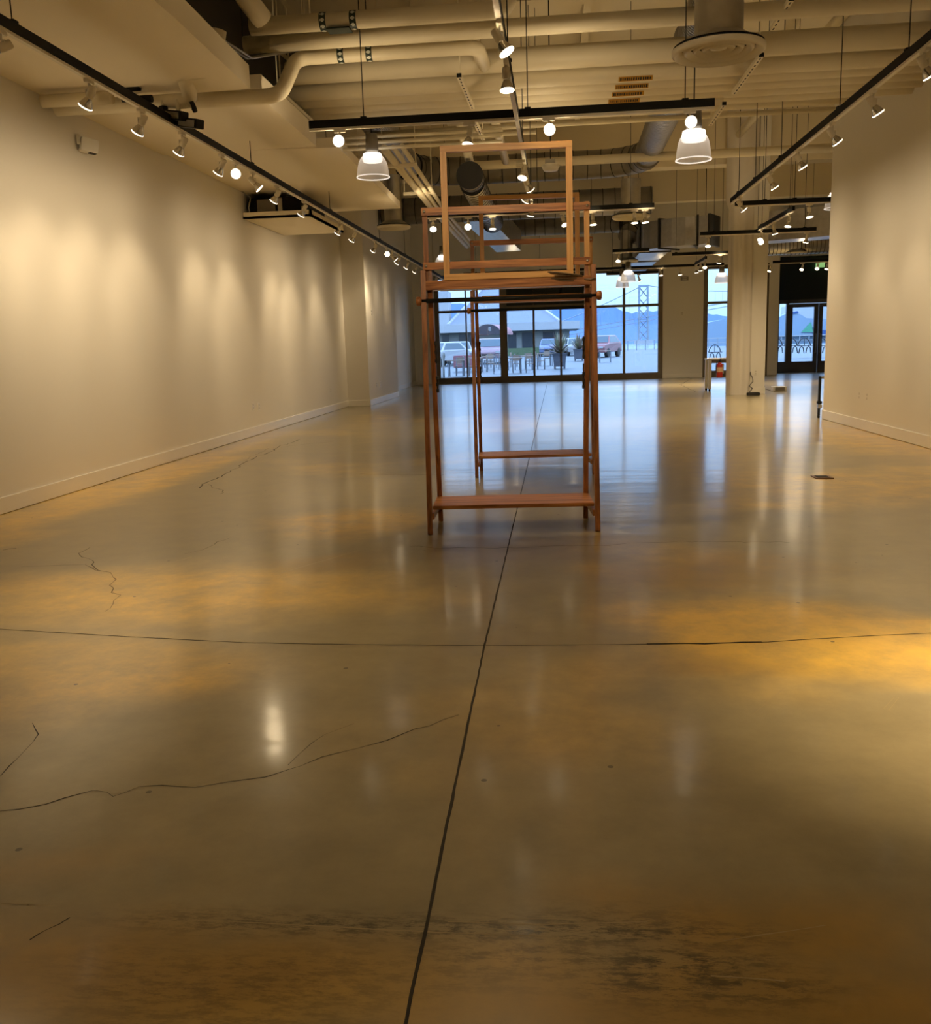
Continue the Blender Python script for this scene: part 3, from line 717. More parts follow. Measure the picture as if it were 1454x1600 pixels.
# duct-like vertical bend at the dark plenum edge
p = at(378, 35, y=9.2); pipe([(p.x - .02, 9.1, DECK), (p.x - .01, 9.15, p.z + .3), (p.x + .13, 9.45, za + .06)], .10, 'thick beige pipe bend dropping from the dark ceiling void onto banded pipe', group=PG, bend=.3)
p = at(295, 8, y=8.8); pipe([(p.x + .6, 9.0, DECK), (p.x + .55, 9.0, 5.4), (p.x + .85, 9.3, 4.9)], .025, 'thin pale conduit looping beside the thick pipe bend', group=PG, bend=.3)
# pipe under the near soffit, with drops
zs1 = at(250, 160, y=9.25).z
pipe([(-4.9, 9.25, zs1), (at(300, 150, y=9.25).x, 9.25, zs1), (at(286, 122, y=9.0).x, 9.0, zs1 + .16), (at(335, 116, y=8.9).x, 8.9, zs1 + .18), (at(345, 95, y=8.9).x, 8.9, zs1 + .5)], .072,
     'beige pipe with elbows hung under the near soffit', group=PG, bend=.12)
pipe([(-4.9, 9.0, 3.80), (-4.2, 9.0, 3.80)], .06, 'short beige pipe stub under the soffit beside the left wall', group=PG)
def floodlight(px, py, y, label, tilt):
    p = at(px, py, y=y)
    t = thing('floodlight', p, label, 'floodlight', 'small black floodlights under the soffit pipe', rz=-.5)
    MB().tube([(0, 0, .06), (0, 0, max(.12, zs1 - p.z))], .022, 10).build('stem', 'pipe_paint', t)
    MB().box(-.03, .03, -.03, .03, -.03, .07).build('knuckle', 'black_metal', t)
    m = MB(); m.bar((.02, 0, -.01), (.30, 0, -.07), .10, .085, bev=.006); m.build('housing', 'black_metal', t)
    m = MB(); m.bar((.05, -.052, -.02), (.27, -.052, -.068), .004, .06); m.build('front_glass', 'duct_grey', t)
floodlight(256, 178, 9.2, 'black floodlight on the left stem of the soffit pipe', 0)
floodlight(280, 190, 9.2, 'black floodlight on the right stem of the soffit pipe with grey glass', 0)
for i, (px, py, w, lab) in enumerate([(203, 137, .20, 'black cylinder on the soffit above the long left wall track'), (222, 155, .20, 'black cylinder behind the long left wall track, by pipe')]):
    p = at(px, py, y=9.1); m = MB(); m.tube([(p.x - w / 2, 9.1, p.z), (p.x + w / 2, 9.1, p.z)], .035, 14); m.tube([(p.x - w / 2 - .10, 9.1, p.z), (p.x - w / 2, 9.1, p.z)], .02, 10)
    m.tube([(p.x - w / 2 - .05, 9.1, p.z), (p.x - w / 2 - .05, 9.1, 3.9)], .015, 8); tag(m.build('spot_cylinder', 'black_metal'), lab, 'ceiling fitting')
p = at(302, 167, y=9.2); t = thing('valve', p, 'small dark valve wheel under the soffit pipe elbow', 'valve')
m = MB(); m.lathe([(0, .02), (.05, .02), (.055, 0), (.05, -.02), (0, -.02)], seg=14); o = m.build('wheel', 'grille_dark', t); o.rotation_euler = (0, 1.2, .4)
MB().tube([(0, 0, 0), (-.06, 0, .06), (-.06, 0, .2)], .028, 10).build('body', 'pipe_paint', t)
# cross pipes farther on
for (px, py, y, x1, x2, r, lab) in [(1240, 157, 14.6, -1.6, 4.42, .085, 'beige pipe just beyond the five pipe bundle, ending at right wall'),
                                    (1160, 178, 15.2, -2.9, 4.2, .04, 'thin beige pipe beyond the bundle near the flexible ducts'),
                                    (1060, 243, 19.0, -.75, 5.6, .085, 'beige pipe passing behind the right bell pendant lamp'),
                                    (640, 217, 15.8, -3.0, -.3, .035, 'thin beige conduit behind left end of nearest cross track')]:
    z = at(px, py, y=y).z; pipe([(x1, y, z), (x2, y, z)], r, lab, group=PG)
z = at(735, 262, y=19.0).z
pipe([(at(722, 170, y=15.5).x, 13.5, z + .35), (at(735, 262, y=19.0).x, 19.0, at(1060, 243, y=19.0).z), (-.6, 19.0, at(1060, 243, y=19.0).z)], .085, 'beige pipe running toward the camera then turning right at an elbow', group=PG, bend=.2)
pipe([(at(766, 170, y=15.5).x, 13.5, z + .35), (at(790, 262, y=18.8).x, 18.8, z + .05)], .075, 'pale sprinkler pipe seen end on above the sign frame', group=PG)
a = at(1365, 8, z=6.0); pipe([(4.24, a.y - 2, 6.0), (4.24, 23.0, 6.0)], .085, 'long beige pipe running lengthwise high toward the pillar', group=PG)
# conduit group along the soffit edge going away
for i, dx in enumerate((0, .22, .36)):
    a = at(600 + i * 14, 232 - i * 2, y=13.2); b_ = at(676 + i * 8, 330, y=18.9)
    pipe([(a.x, 13.2, a.z), (b_.x, 18.9, a.z - .02), (b_.x, 26, a.z - .02)], (.055, .035, .035)[i], '%s of three parallel pale conduits beside the far soffit, from the left' % ORD[i], group=PG, bend=.3)
for i, (px, py, y) in enumerate([(622, 259, 14.2), (652, 302, 17.0)]):
    p = at(px, py, y=y); MBo = MB(); MBo.bar((p.x - .25, y, p.z), (p.x + .28, y, p.z), .045, .05); MBo.tube([(p.x - .23, y, p.z), (p.x - .23, y, DECK)], .006, 6); MBo.tube([(p.x + .26, y, p.z), (p.x + .26, y, DECK)], .006, 6)
    tag(MBo.build('conduit_hanger', 'pipe_paint'), '%s hanger bar under the three pale conduits beside the far soffit' % ('nearer', 'farther')[i], 'pipe hanger')
for i, dz in enumerate((0, .10, .19)):
    a = at(500, 218 + i * 9, y=12.6); b_ = at(640, 212 + i * 9, y=12.6)
    pipe([(a.x - .05 * i, 12.6, a.z), (b_.x, 12.6, a.z + .0), (b_.x + .3, 12.9, a.z + .06), (b_.x + 1.2, 12.9, a.z + .06)], .022, '%s of three thin conduits under left end of cross track, counted downward' % ORD[i], group=PG, bend=.15)
# joists in the dark void
for i, (p0, p1) in enumerate([((382, 5), (440, 35)), ((440, 0), (470, 32)), ((470, 80), (545, 130)), ((420, 65), (480, 120))]):
    a = at(*p0, y=12.5); b_ = at(*p1, y=12.5); m = MB(); m.bar(a, b_, .04, .05); o = m.build('ceiling_beam_brace', 'pipe_paint'); struct(o)
for i, px in enumerate((430, 445, 470, 482)):
    a = at(px, 0, y=13); b_ = at(px + 3, 120, y=13); m = MB(); m.tube([(a.x, 13, DECK), (a.x, 13, b_.z)], .012, 6)
    o = m.build('ceiling_rod', 'pipe_paint'); struct(o)
for i, px in enumerate((290, 300, 308)):
    a = at(px, 30, y=9.0); pts = [(a.x - .05, 6.0, 4.35), (a.x + .1, 8.2, 4.25), (a.x + .28, 9.7, 4.28), (a.x + .5, 11.5, 4.9)]
    m = MB(); m.tube(pts, .012, 8); tag(m.build('slack_cable', 'steel' if i else 'rubber'), '%s slack cable lying along the top of the near soffit edge' % ORD[i], 'cable', 'slack cables above soffit')

# ------------------------------------------------------------------ ducts
def spiral(path, r, label, ribs=.14, mat='duct_grey', name='round_duct', capped=False, ribmat='duct_flange', rib_r=.008):
    pts = [Vector(p) for p in path]
    t = thing(name, pts[0], label, 'duct', 'metal air ducts'); o0 = pts[0]
    loc = [p - o0 for p in pts]
    MB().tube(loc, r, 28).build('casing', mat, t)
    m = MB(); acc = 0
    for a, b_ in zip(loc, loc[1:]):
        L = (b_ - a).length; d = (b_ - a).normalized(); k = 0
        while acc + k * ribs < L:
            c = a + d * (acc + k * ribs); m.tube([c - d * rib_r, c + d * rib_r], r + rib_r * .9, 28); k += 1
        acc = acc + k * ribs - L
    m.build('seam_ribs', ribmat, t)
    return t
def arc(c, r, a0, a1, z, n=9): return [(c[0] + r * math.cos(a0 + (a1 - a0) * k / n), c[1] + r * math.sin(a0 + (a1 - a0) * k / n), z) for k in range(n + 1)]
ZD = 5.10
path = [(-3.02, 14.2, ZD)] + arc((-2.15, 19.95), .87, PI, PI / 2, ZD) + arc((.95, 19.9), .92, PI / 2, 0, ZD) + [(1.85, 14.0, ZD + .05), (1.72, 10.2, ZD + .12)]
mid = path[1:-2]
spiral(mid, .29, 'big U-shaped galvanised duct crossing the hall behind the tall sign frame', .3)
spiral([(-2.92, 13.3, ZD + .1), (-3.0, 16.0, ZD + .04), mid[0]], .235, 'ribbed silver flexible duct at left, joining the U-shaped duct', .085, 'duct_grey', 'flexible_duct', ribmat='galvanized', rib_r=.024)  # flexible casings coloured darker than their ribs, painting the shade between them
spiral([mid[-1], (1.86, 16.5, ZD + .03), (1.80, 13.0, ZD + .08)], .235, 'ribbed silver flexible duct at right, above the nearest cross track end', .085, 'duct_grey', 'flexible_duct', ribmat='galvanized', rib_r=.024)
a = at(1072, 60, y=9.3); spiral([(1.80, 12.9, ZD + .1), (1.72, 10.5, ZD), (a.x, 9.35, 4.75), (a.x + .18, 8.9, 4.62)], .20, 'ribbed silver flexible duct end feeding the round diffuser near top', .085, 'duct_grey', 'flexible_duct', ribmat='galvanized', rib_r=.022)
# second duct with its tee and end cap
z2 = at(900, 318, y=24.8).z
spiral([(-4.5, 24.8, z2), (at(1018, 312, y=24.8).x, 24.8, z2)], .33, 'straight galvanised duct behind the U-shaped one, open cap at right', .3)
a = at(735, 277, y=18.2); t = spiral([(a.x, 18.0, a.z), (a.x, 18.5, a.z)], .245, 'grey round duct end cap facing the camera inside the tall frame', .2)
m = MB(); m.tube([(0, -.006, 0), (0, 0, 0)], .25, 32); m.build('end_cap', 'cap_grey', t)
spiral([(a.x, 18.5, a.z - .05), (a.x + .1, 20.2, a.z - .3), (a.x + .15, 22, a.z - .35)], .24, 'pale silver duct elbow just below the round grey end cap', .12, 'galvanized')
a = at(740, 322, y=25.4); b_ = at(795, 388, y=28.7)
m = MB(); m.bar((a.x, 25.4, a.z), (b_.x, 28.7, b_.z + .2), .75, .6); o = m.build('square_duct', 'galvanized'); tag(o, 'shiny square duct sloping away behind the rear sign frame', 'duct', 'metal air ducts')
z3 = at(900, 352, y=29.5).z
spiral([(at(790, 352, y=29.5).x, 29.3, z3), (at(955, 352, y=29.5).x, 29.3, z3), (at(985, 360, y=29.5).x, 29.0, z3 - .1), (at(978, 380, y=29).x, 28.6, z3 - .5)], .28, 'farther round duct turning down to the diffuser before windows', .3)
# rectangular duct sweeping left of the pillar
def rect_duct(path, w, h, label):
    pts = [Vector(p) for p in path]; t = thing('rectangular_duct', pts[0], label, 'duct', 'metal air ducts'); o0 = pts[0]
    m = MB(); rings = []
    n = len(pts)
    for i, p in enumerate(pts):
        d = (pts[min(i + 1, n - 1)] - pts[max(i - 1, 0)]); d.z = 0; d.normalize(); s = Vector((-d.y, d.x, 0))
        q = p - o0
        rings.append([m.bm.verts.new(q + s * a * w / 2 + Vector((0, 0, c * h / 2))) for a, c in ((1, 1), (-1, 1), (-1, -1), (1, -1))])
        if i % 3 == 0 or i == n - 1: MB().bar(q - d * .03, q + d * .03, w + .07, h + .07).build('flange', 'duct_flange', t)
    for a, b__ in zip(rings, rings[1:]):
        for k in range(4): m.bm.faces.new((a[k], a[(k + 1) % 4], b__[(k + 1) % 4], b__[k]))
    m.bm.faces.new(rings[0]); m.bm.faces.new(rings[-1][::-1])
    m.build('casing', 'galvanized', t)
zr = at(1100, 352, y=24.5).z
rect_duct([(4.15, 25.75, zr), (3.95, 25.85, zr), (3.75, 25.95, zr)] + arc((3.75, 26.95), 1.0, -PI / 2, -PI, zr, 6) + [(2.75, 27.9 + k * 1.05, zr) for k in range(7)], .8, .72, 'boxy galvanised duct sweeping left of the pillar toward the windows')
zr2 = at(1260, 345, y=24).z
rect_duct([(4.9, 25.2, zr2), (5.6, 25.1, zr2), (6.3, 24.8, zr2), (7.0, 24.4, zr2), (7.8, 24.0, zr2)], .8, .72, 'boxy galvanised duct visible between the pillar and right wall')
z4 = at(1240, 385, y=31).z
spiral([(6.2, 31, z4), (9.5, 31, z4)], .25, 'round duct over the doors between the pillar and right wall', .12, 'galvanized')
# round ceiling diffusers
def diffuser(px, py, y, R, label, neck, rim=None):
    p = at(px, py, y=y); t = thing('air_diffuser', p, label, 'air diffuser', 'round ceiling diffusers')
    m = MB()
    for a, b__, zz in ((1.0, .80, 0), (.76, .60, .015), (.55, .42, .025), (.36, .22, .03), (.18, 0, .03)):
        prof = [(R * a, zz + .03), (R * a * 1.0, zz), (R * (a * .6 + b__ * .4), zz - .022), (R * b__, zz + .05)] if b__ else [(R * a, zz + .03), (R * a, zz), (0, zz - .015)]
        m.lathe(prof, seg=48)
    MB().lathe([(R * .97, .052), (0, .052)], seg=36).build('throat', 'grille_dark', t)  # dark disc added behind the rings as the shade in their gaps
    m.build('cone_rings', 'track_white' if R > .3 else 'steel', t)
    m = MB(); m.lathe([(R * .98, .03), (R * .62, .12), (R * .52, .14), (R * .52, neck)], seg=36); m.build('neck', 'galvanized', t)
diffuser(1122, 82, 8.5, .385, 'large round white diffuser near the top right below the flexible duct', .62)
diffuser(552, 168, 14.0, .36, 'round diffuser partly hidden behind left end of nearest cross track', .5)
diffuser(615, 356, 19.0, .34, 'round chrome ringed diffuser below the far soffit at left', 1.0)
diffuser(985, 340, 18.6, .36, 'round chrome ringed diffuser right of the sign frames', .7)
diffuser(978, 409, 28.6, .36, 'round diffuser just above the right window bay pendants', .9)
diffuser(1242, 396, 31.0, .36, 'round diffuser above the dark door panel', 1.0)
# ceiling access point box, wall sensor and other fittings
p = at(860, 263, y=12.5); t = thing('wireless_sensor', p, 'flat white device on a rod inside upper right of the tall frame', 'sensor')
m = MB(); m.lathe([(0, .05), (.09, .05), (.12, .03), (.09, -.03), (0, -.035)], seg=28); m.build('casing', 'white_plastic', t)
MB().box(-.07, .06, -.05, .05, .05, .11).build('bracket', 'steel', t); MB().tube([(0, 0, .1), (0, 0, DECK - p.z)], .007, 6).build('rod', 'black_metal', t)
p = at(126, 223, x=xl(6.9)); t = thing('wall_speaker', (p.x, p.y, p.z), 'small white box speaker angled high on the left wall', 'speaker')
m = MB(); m.bar((.015, -.05, -.02), (.145, .06, -.05), .15, .13, bev=.006); o = m.build('case', 'white_plastic', t)
m = MB(); m.bar((.08, .0, -.105), (.13, .05, -.112), .06, .012); m.build('lens', 'grille_dark', t)
MB().box(-.005, .03, -.07, .03, -.03, .07).build('wall_bracket', 'white_plastic', t)

# ------------------------------------------------------------------ outlets and small wall things
def plate(p, n, label, w=.075, h=.12, mat='white_plastic', cat='outlet', name='wall_outlet', face='outlet_face'):
    t = thing(name, p, label, cat, 'white wall outlets' if cat == 'outlet' else None)
    nx, ny = n; a = math.atan2(ny, nx) - PI / 2; t.rotation_euler = (0, 0, a)
    MB().box(-w / 2, w / 2, 0, .008, -h / 2, h / 2, .002).build('plate', mat, t)
    m = MB(); m.box(-w * .27, w * .27, .008, .011, h * .08, h * .36); m.box(-w * .27, w * .27, .008, .011, -h * .36, -h * .08); m.build('sockets', face, t)
def on_left(px, py):
    x = -5.0
    for _ in range(4): p = at(px, py, x=x); x = xl(p.y)
    return Vector((x, p.y, p.z))
plate(on_left(395, 635), (1, 0), 'left of two paired outlets low on the long left wall')
plate(on_left(404, 635), (1, 0), 'right of two paired outlets low on the long left wall')
plate(on_left(516, 610), (1, 0), 'lone outlet low at the far end of the long left wall')
def on_right(px, py): return at(px, py, x=4.385)
plate(on_right(1343, 618), (-1, 0), 'left of two paired outlets low on the right wall')
plate(on_right(1355, 620), (-1, 0), 'right of two paired outlets low on the right wall')
plate(at(588, 601, x=-4.57), (1, 0), 'narrow outlet low on the left wall pier side'); plate(at(594, 600, x=-4.57), (1, 0), 'wide double outlet low on left wall pier side', w=.13)
plate(at(630, 584, x=-5.28), (1, 0), 'left outlet of a pair low on the far left wall'); plate(at(639, 583, x=-5.29), (1, 0), 'right outlet of a pair low on the far left wall')
plate(at(580, 489, x=-4.57), (1, 0), 'small thermostat on the left wall pier', cat='thermostat', name='thermostat', h=.16, face='grille_dark')
plate(at(607, 422, x=-5.22), (1, 0), 'small emergency light box high on the far left wall', w=.34, h=.18, cat='emergency light', name='emergency_light', mat='duct_grey')
plate(at(1065, 489.5, y=YW - .001), (0, -1), 'small thermostat on wall between the two windows', w=.16, h=.14, cat='thermostat', name='thermostat')
plate(at(1069, 435.5, y=YW - .001), (0, -1), 'grey emergency light high on wall between the two windows', w=.28, h=.14, cat='emergency light', name='emergency_light', mat='duct_grey')
plate(at(1180, 582, y=23.315), (0, -1), 'outlet low on the square side of the pillar')
plate(at(1171, 583, y=23.315), (0, -1), 'small black plug outlet at the pillar corner above the cord', w=.05, h=.07, mat='rubber', face='grille_dark')
p = at(1177, 615, y=22.85); p.z = 0; t = thing('power_strip', (p.x, p.y, 0), 'black power strip box on the floor before the pillar, cord to outlet', 'power strip')
MB().box(-.16, .14, -.06, .06, 0.001, .07, .01).build('case', 'rubber', t); MB().box(-.10, .10, -.03, .03, .07, .076).build('sockets', 'grille_dark', t)
q = [at(1171, 583, y=23.29), at(1175, 590, y=23.26), at(1176, 596, y=23.24), at(1170, 603, y=23.2), at(1175, 607, y=22.95), at(1172, 611, y=22.9)]
m = MB(); m.tube([v - p for v in q[:-1]] + [Vector((-.12, .03, .05))], .009, 8); m.build('cord', 'rubber', t)
p = at(1216, 611, z=0); t = thing('floor_box', (p.x, p.y, 0), 'white lidded floor box with dark face right of the pillar', 'box')
MB().box(-.17, .17, -.14, .14, 0.001, .12, .008).build('case', 'white_plastic', t); MB().box(-.12, .12, -.146, -.14, .02, .10).build('front', 'duct_grey', t)
m = MB(); q = at(1196, 608, z=.006) - p; m.tube([(q.x, q.y, .008), (-.16, .05, .008)], .006, 6); m.build('cord', 'rubber', t)
p = at(1284, 746, z=0); t = thing('floor_outlet', (p.x, p.y, 0), 'square brass floor outlet set in the concrete near the right wall', 'floor outlet')
MB().box(-.085, .085, -.10, .10, 0.0005, .008, .002).build('rim', 'brass', t); MB().box(-.055, .055, -.065, .065, .008, .010).build('lid', 'grille_dark', t)
p = at(1069, 436, y=YW - .02)
# fire extinguisher on the pillar
p = at(1128, 590, y=23.42); t = thing('fire_extinguisher', (3.965, 23.42, p.z), 'red fire extinguisher hung on the left side of the pillar', 'fire extinguisher')
MB().lathe([(0, 0), (.07, 0), (.075, .012), (.075, .30), (.066, .335), (.03, .365), (.025, .375), (0, .375)], seg=24).build('cylinder', 'red_paint', t)
MB().lathe([(.0758, .14), (.0765, .145), (.0765, .25), (.0758, .255)], seg=24).build('label_band', 'label_paper', t)
m = MB(); m.box(-.018, .018, -.018, .018, .37, .42); m.bar((0, 0, .42), (.0, -.11, .45), .02, .012); m.bar((0, 0, .405), (0, -.10, .405), .02, .01); m.build('valve_head', 'rubber', t)
m = MB(); m.tube([(-.02, 0, .40), (-.07, -.01, .39), (-.088, -.01, .30), (-.086, -.01, .12)], .011, 8); m.build('hose', 'rubber', t)
MB().box(.06, .10, -.03, .03, .1, .34).build('wall_hook', 'steel', t)
# white high table behind the pillar
p = at(1108, 611, z=0); zt_ = at(1108, 560, y=p.y).z
t = thing('high_table', (p.x, p.y, 0), 'white legged high table standing left behind the pillar', 'table')
MB().box(-.05, .95, -.05, .60, zt_ - .04, zt_, .004).build('tabletop', 'white_plastic', t)
MB().box(.03, .9, -.02, .57, zt_ - .13, zt_ - .04).build('apron', 'frame_bronze', t)
for x, y in ((0, 0), (.9, 0), (0, .55), (.9, .55)):
    l = MB().box(x - .04, x + .04, y - .04, y + .04, .05, zt_ - .04, .004).build('leg', 'white_plastic', t)
    MB().lathe([(0, 0), (.03, 0), (.03, .05), (0, .05)], origin=(x, y, 0), seg=14).build('caster', 'rubber', l)
# black stand at the wall corner
p = at(1284.5, 655, z=0); t = thing('stanchion', (4.352, 16.02, 0), 'black metal post of a cart peeking out behind the right wall corner', 'cart')
h1 = at(1286, 588, y=16.0).z
MB().bar((0, 0, .05), (0, 0, h1), .035, .05, bev=.004).build('post', 'black_metal', t)
MB().bar((.6, 0, .05), (.6, 0, h1), .035, .05, bev=.004).build('post', 'black_metal', t)
MB().bar((0, 0, h1 - .02), (.6, 0, h1 - .02), .035, .035).build('top_rail', 'duct_grey', t)
MB().box(-.03, .04, -.04, .04, h1 * .34, h1 * .41, .006).build('clamp', 'black_metal', t)
MB().box(-.025, .04, -.05, .05, h1 * .24, h1 * .33, .006).build('lever', 'steel', t)
for x in (0, .6): MB().lathe([(0, 0), (.02, 0), (.025, .03), (.02, .06), (0, .06)], origin=(x, 0, 0.001), seg=12).build('foot', 'rubber', t)

# ------------------------------------------------------------------ the two wooden garment racks
def make_rack(loc, rz, lab, D):
    t = thing('garment_rack', loc, lab, 'garment rack', 'wooden garment racks', rz)
    W = D['w']
    for s in (-1, 1):
        MB().bar((s * W, -.27, 0), (s * (W + .004), -.012, D['leg']), .036, .05, up=(0, 1, 0), bev=.003).build('leg', 'wood_z', t)
        l = MB().bar((s * (W - .042), .27, 0), (s * (W - .040), .0, D['leg'] - .07), .036, .05, up=(0, 1, 0), bev=.003).build('leg', 'wood_z', t)
        hk = MB()
        for z0, z1 in ((1.02, 1.14), (1.24, 1.40)):
            y = .27 * (1 - z0 / D['leg'])
            hk.bar((s * (W - .064), y - .005, z0), (s * (W - .064), .27 * (1 - z1 / D['leg']) - .005, z1), .012, .03, up=(0, 1, 0))
            for f in (.1, .5, .9):
                z = z0 + (z1 - z0) * f; hk.box(s * (W - .064) - .01, s * (W - .064) + .01, .27 * (1 - z / D['leg']) - .035, .27 * (1 - z / D['leg']) - .015, z - .012, z + .012)
        hk.build('hook_strip', 'rubber', l)
        MB().bar((s * (W - .02), -.24, .13), (s * (W - .03), .24, .13), .022, .045).build('shelf_brace', 'wood_x', t)
    m = MB(); m.box(-W + .02, W - .02, -.225, .225, D['shelf'] - .028, D['shelf'], .003); m.build('shelf', 'wood_x', t)
    z = D['plank']
    m = MB(); m.box(-W + .015, W - .015, -.055, -.03, z - .035, z + .03, .002); m.build('front_rail', 'wood_x', t)
    m = MB(); m.box(-W + .03, W - .03, -.03, .22, z - .028, z - .012, .002); m.build('top_shelf', 'white_plastic', t)
    m = MB(); m.box(-W + .10, W - .06, .22, .245, z - .03, z + .05, .002); m.build('rear_rail', 'light_wood', t)
    for s in (-1, 1):
        m = MB(); m.prism([(-.03, z + .02), (.0, z + .13), (.16, z - .02)], 'x', s * (W - .045) - .012, s * (W - .045) + .012); m.build('corner_gusset', 'wood_z', t)
    m = MB(); m.tube([(-W - .02, -.055, D['tube']), (W + .02, -.055, D['tube'])], .0155, 18); b_ = m.build('hanging_pipe', 'black_metal', t)
    for s in (-1, 1):
        m = MB(); m.tube([(s * (W + .018), -.055, D['tube']), (s * (W + .03), -.055, D['tube']), (s * (W + .052), -.055, D['tube']), (s * (W + .058), -.055, D['tube'])], .03, 18, radii=[.024, .033, .033, .024]); m.build('end_knob', 'wood_z', b_)
    # ladder frame above the legs
    lx = D['lad_x']; z0, z1 = D['lad_z']
    for s, x in ((-1, lx[0]), (1, lx[1])):
        MB().box(x - .018, x + .018, .0, .036, D['leg'] - .12, z1 + .032, .002).build('post', 'light_wood_z' if s > 0 else 'wood_z', t)
    for z in (z1, z0):
        o = MB().box(lx[0] - .022, lx[1] + .022, -.024, 0, z - .026, z + .026, .002).build('crossbar', 'wood_x', t)
        m = MB()
        for x in lx: m.lathe([(0, .0), (.009, 0), (.010, .004), (.006, .008), (0, .009)], seg=12)
        k = len(m.bm.verts) // 2
        for i, v in enumerate(list(m.bm.verts)):
            x = lx[0] if i < k else lx[1]; v.co = Vector((x + v.co.x, -.024 - v.co.z, z + v.co.y))
        m.build('bolts', 'steel', o)
    sx = D['sign_x']; s0, s1 = D['sign_z']; w = .044
    for z in (s1 - w, s0): MB().box(sx[0], sx[1], -.066, -.026, z, z + w, .002).build('sign_frame_rail', 'light_wood', t)
    for x in (sx[0], sx[1] - w): MB().box(x, x + w, -.0665, -.0255, s0 + w, s1 - w, .002).build('sign_frame_stile', 'light_wood_z', t)
    return t
D1 = dict(w=.612, leg=1.905, shelf=.205, plank=1.80, tube=1.688, lad_x=(-.592, .572), lad_z=(1.936, 2.316), sign_x=(-.462, .468), sign_z=(1.828, 2.752))
make_rack((-.348, 6.89, 0), math.radians(3.2), 'front wooden garment rack with shelf, black pipe and tall empty sign frame', D1)
D2 = dict(w=.612, leg=1.92, shelf=.215, plank=1.83, tube=1.72, lad_x=(-.60, .62), lad_z=(1.99, 2.40), sign_x=(-.52, .50), sign_z=(1.93, 2.86))
make_rack((-.262, 9.86, 0), math.radians(4.0), 'rear wooden garment rack standing behind the front rack', D2)
# brown cord coil lying on the front rack's top shelf
t = thing('cord_coil', (.04, 6.93, 1.788), 'coil of brown cord lying on top of the front rack', 'cord')
m = MB(); random.seed(3)
for k in range(5):
    pts = []
    for i in range(25):
        a = i * 2 * PI / 24; pts.append(((.14 + .008 * k) * math.cos(a) + random.uniform(-.004, .004), (.055 + .006 * k) * math.sin(a) - .02, .012 + .007 * k + .012 * math.sin(a + k) + .03 * (1 - math.cos(a)) * .5))
    m.tube(pts, .0065, 8, cap=False)
m.build('loops', 'cord_brown', t)
MB().tube([(.13, -.05, .02), (.20, -.07, .012), (.24, -.075, .02)], .0065, 8).build('tail', 'cord_brown', t)

# ------------------------------------------------------------------ outdoors
def gz(y): return -.03 + .0062 * (y - 35)
m = MB(); YE = 118
m.prism([(35.1, gz(35.1) - .3), (35.1, gz(35.1)), (YE, gz(YE)), (YE, gz(YE) - 3)], 'x', -70, 90); o = m.build('pavement', 'pavement'); struct(o)
m = MB(); m.box(-3000, 3000, YE + .1, 4000, -2.6, -2.4); struct(m.build('water', 'sea'))
random.seed(5)
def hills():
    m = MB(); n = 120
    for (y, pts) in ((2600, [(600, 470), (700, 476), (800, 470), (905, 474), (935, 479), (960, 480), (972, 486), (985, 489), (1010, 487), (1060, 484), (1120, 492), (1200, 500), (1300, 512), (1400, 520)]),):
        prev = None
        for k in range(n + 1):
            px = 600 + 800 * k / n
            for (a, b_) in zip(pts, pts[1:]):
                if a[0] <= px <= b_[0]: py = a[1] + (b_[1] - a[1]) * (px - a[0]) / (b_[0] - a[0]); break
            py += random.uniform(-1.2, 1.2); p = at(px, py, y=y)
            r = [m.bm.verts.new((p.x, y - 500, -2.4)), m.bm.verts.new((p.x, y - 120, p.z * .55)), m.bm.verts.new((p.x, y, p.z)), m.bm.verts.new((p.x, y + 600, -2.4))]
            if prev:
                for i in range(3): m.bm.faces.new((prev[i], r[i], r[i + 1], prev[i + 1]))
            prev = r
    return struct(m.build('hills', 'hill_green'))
hills()
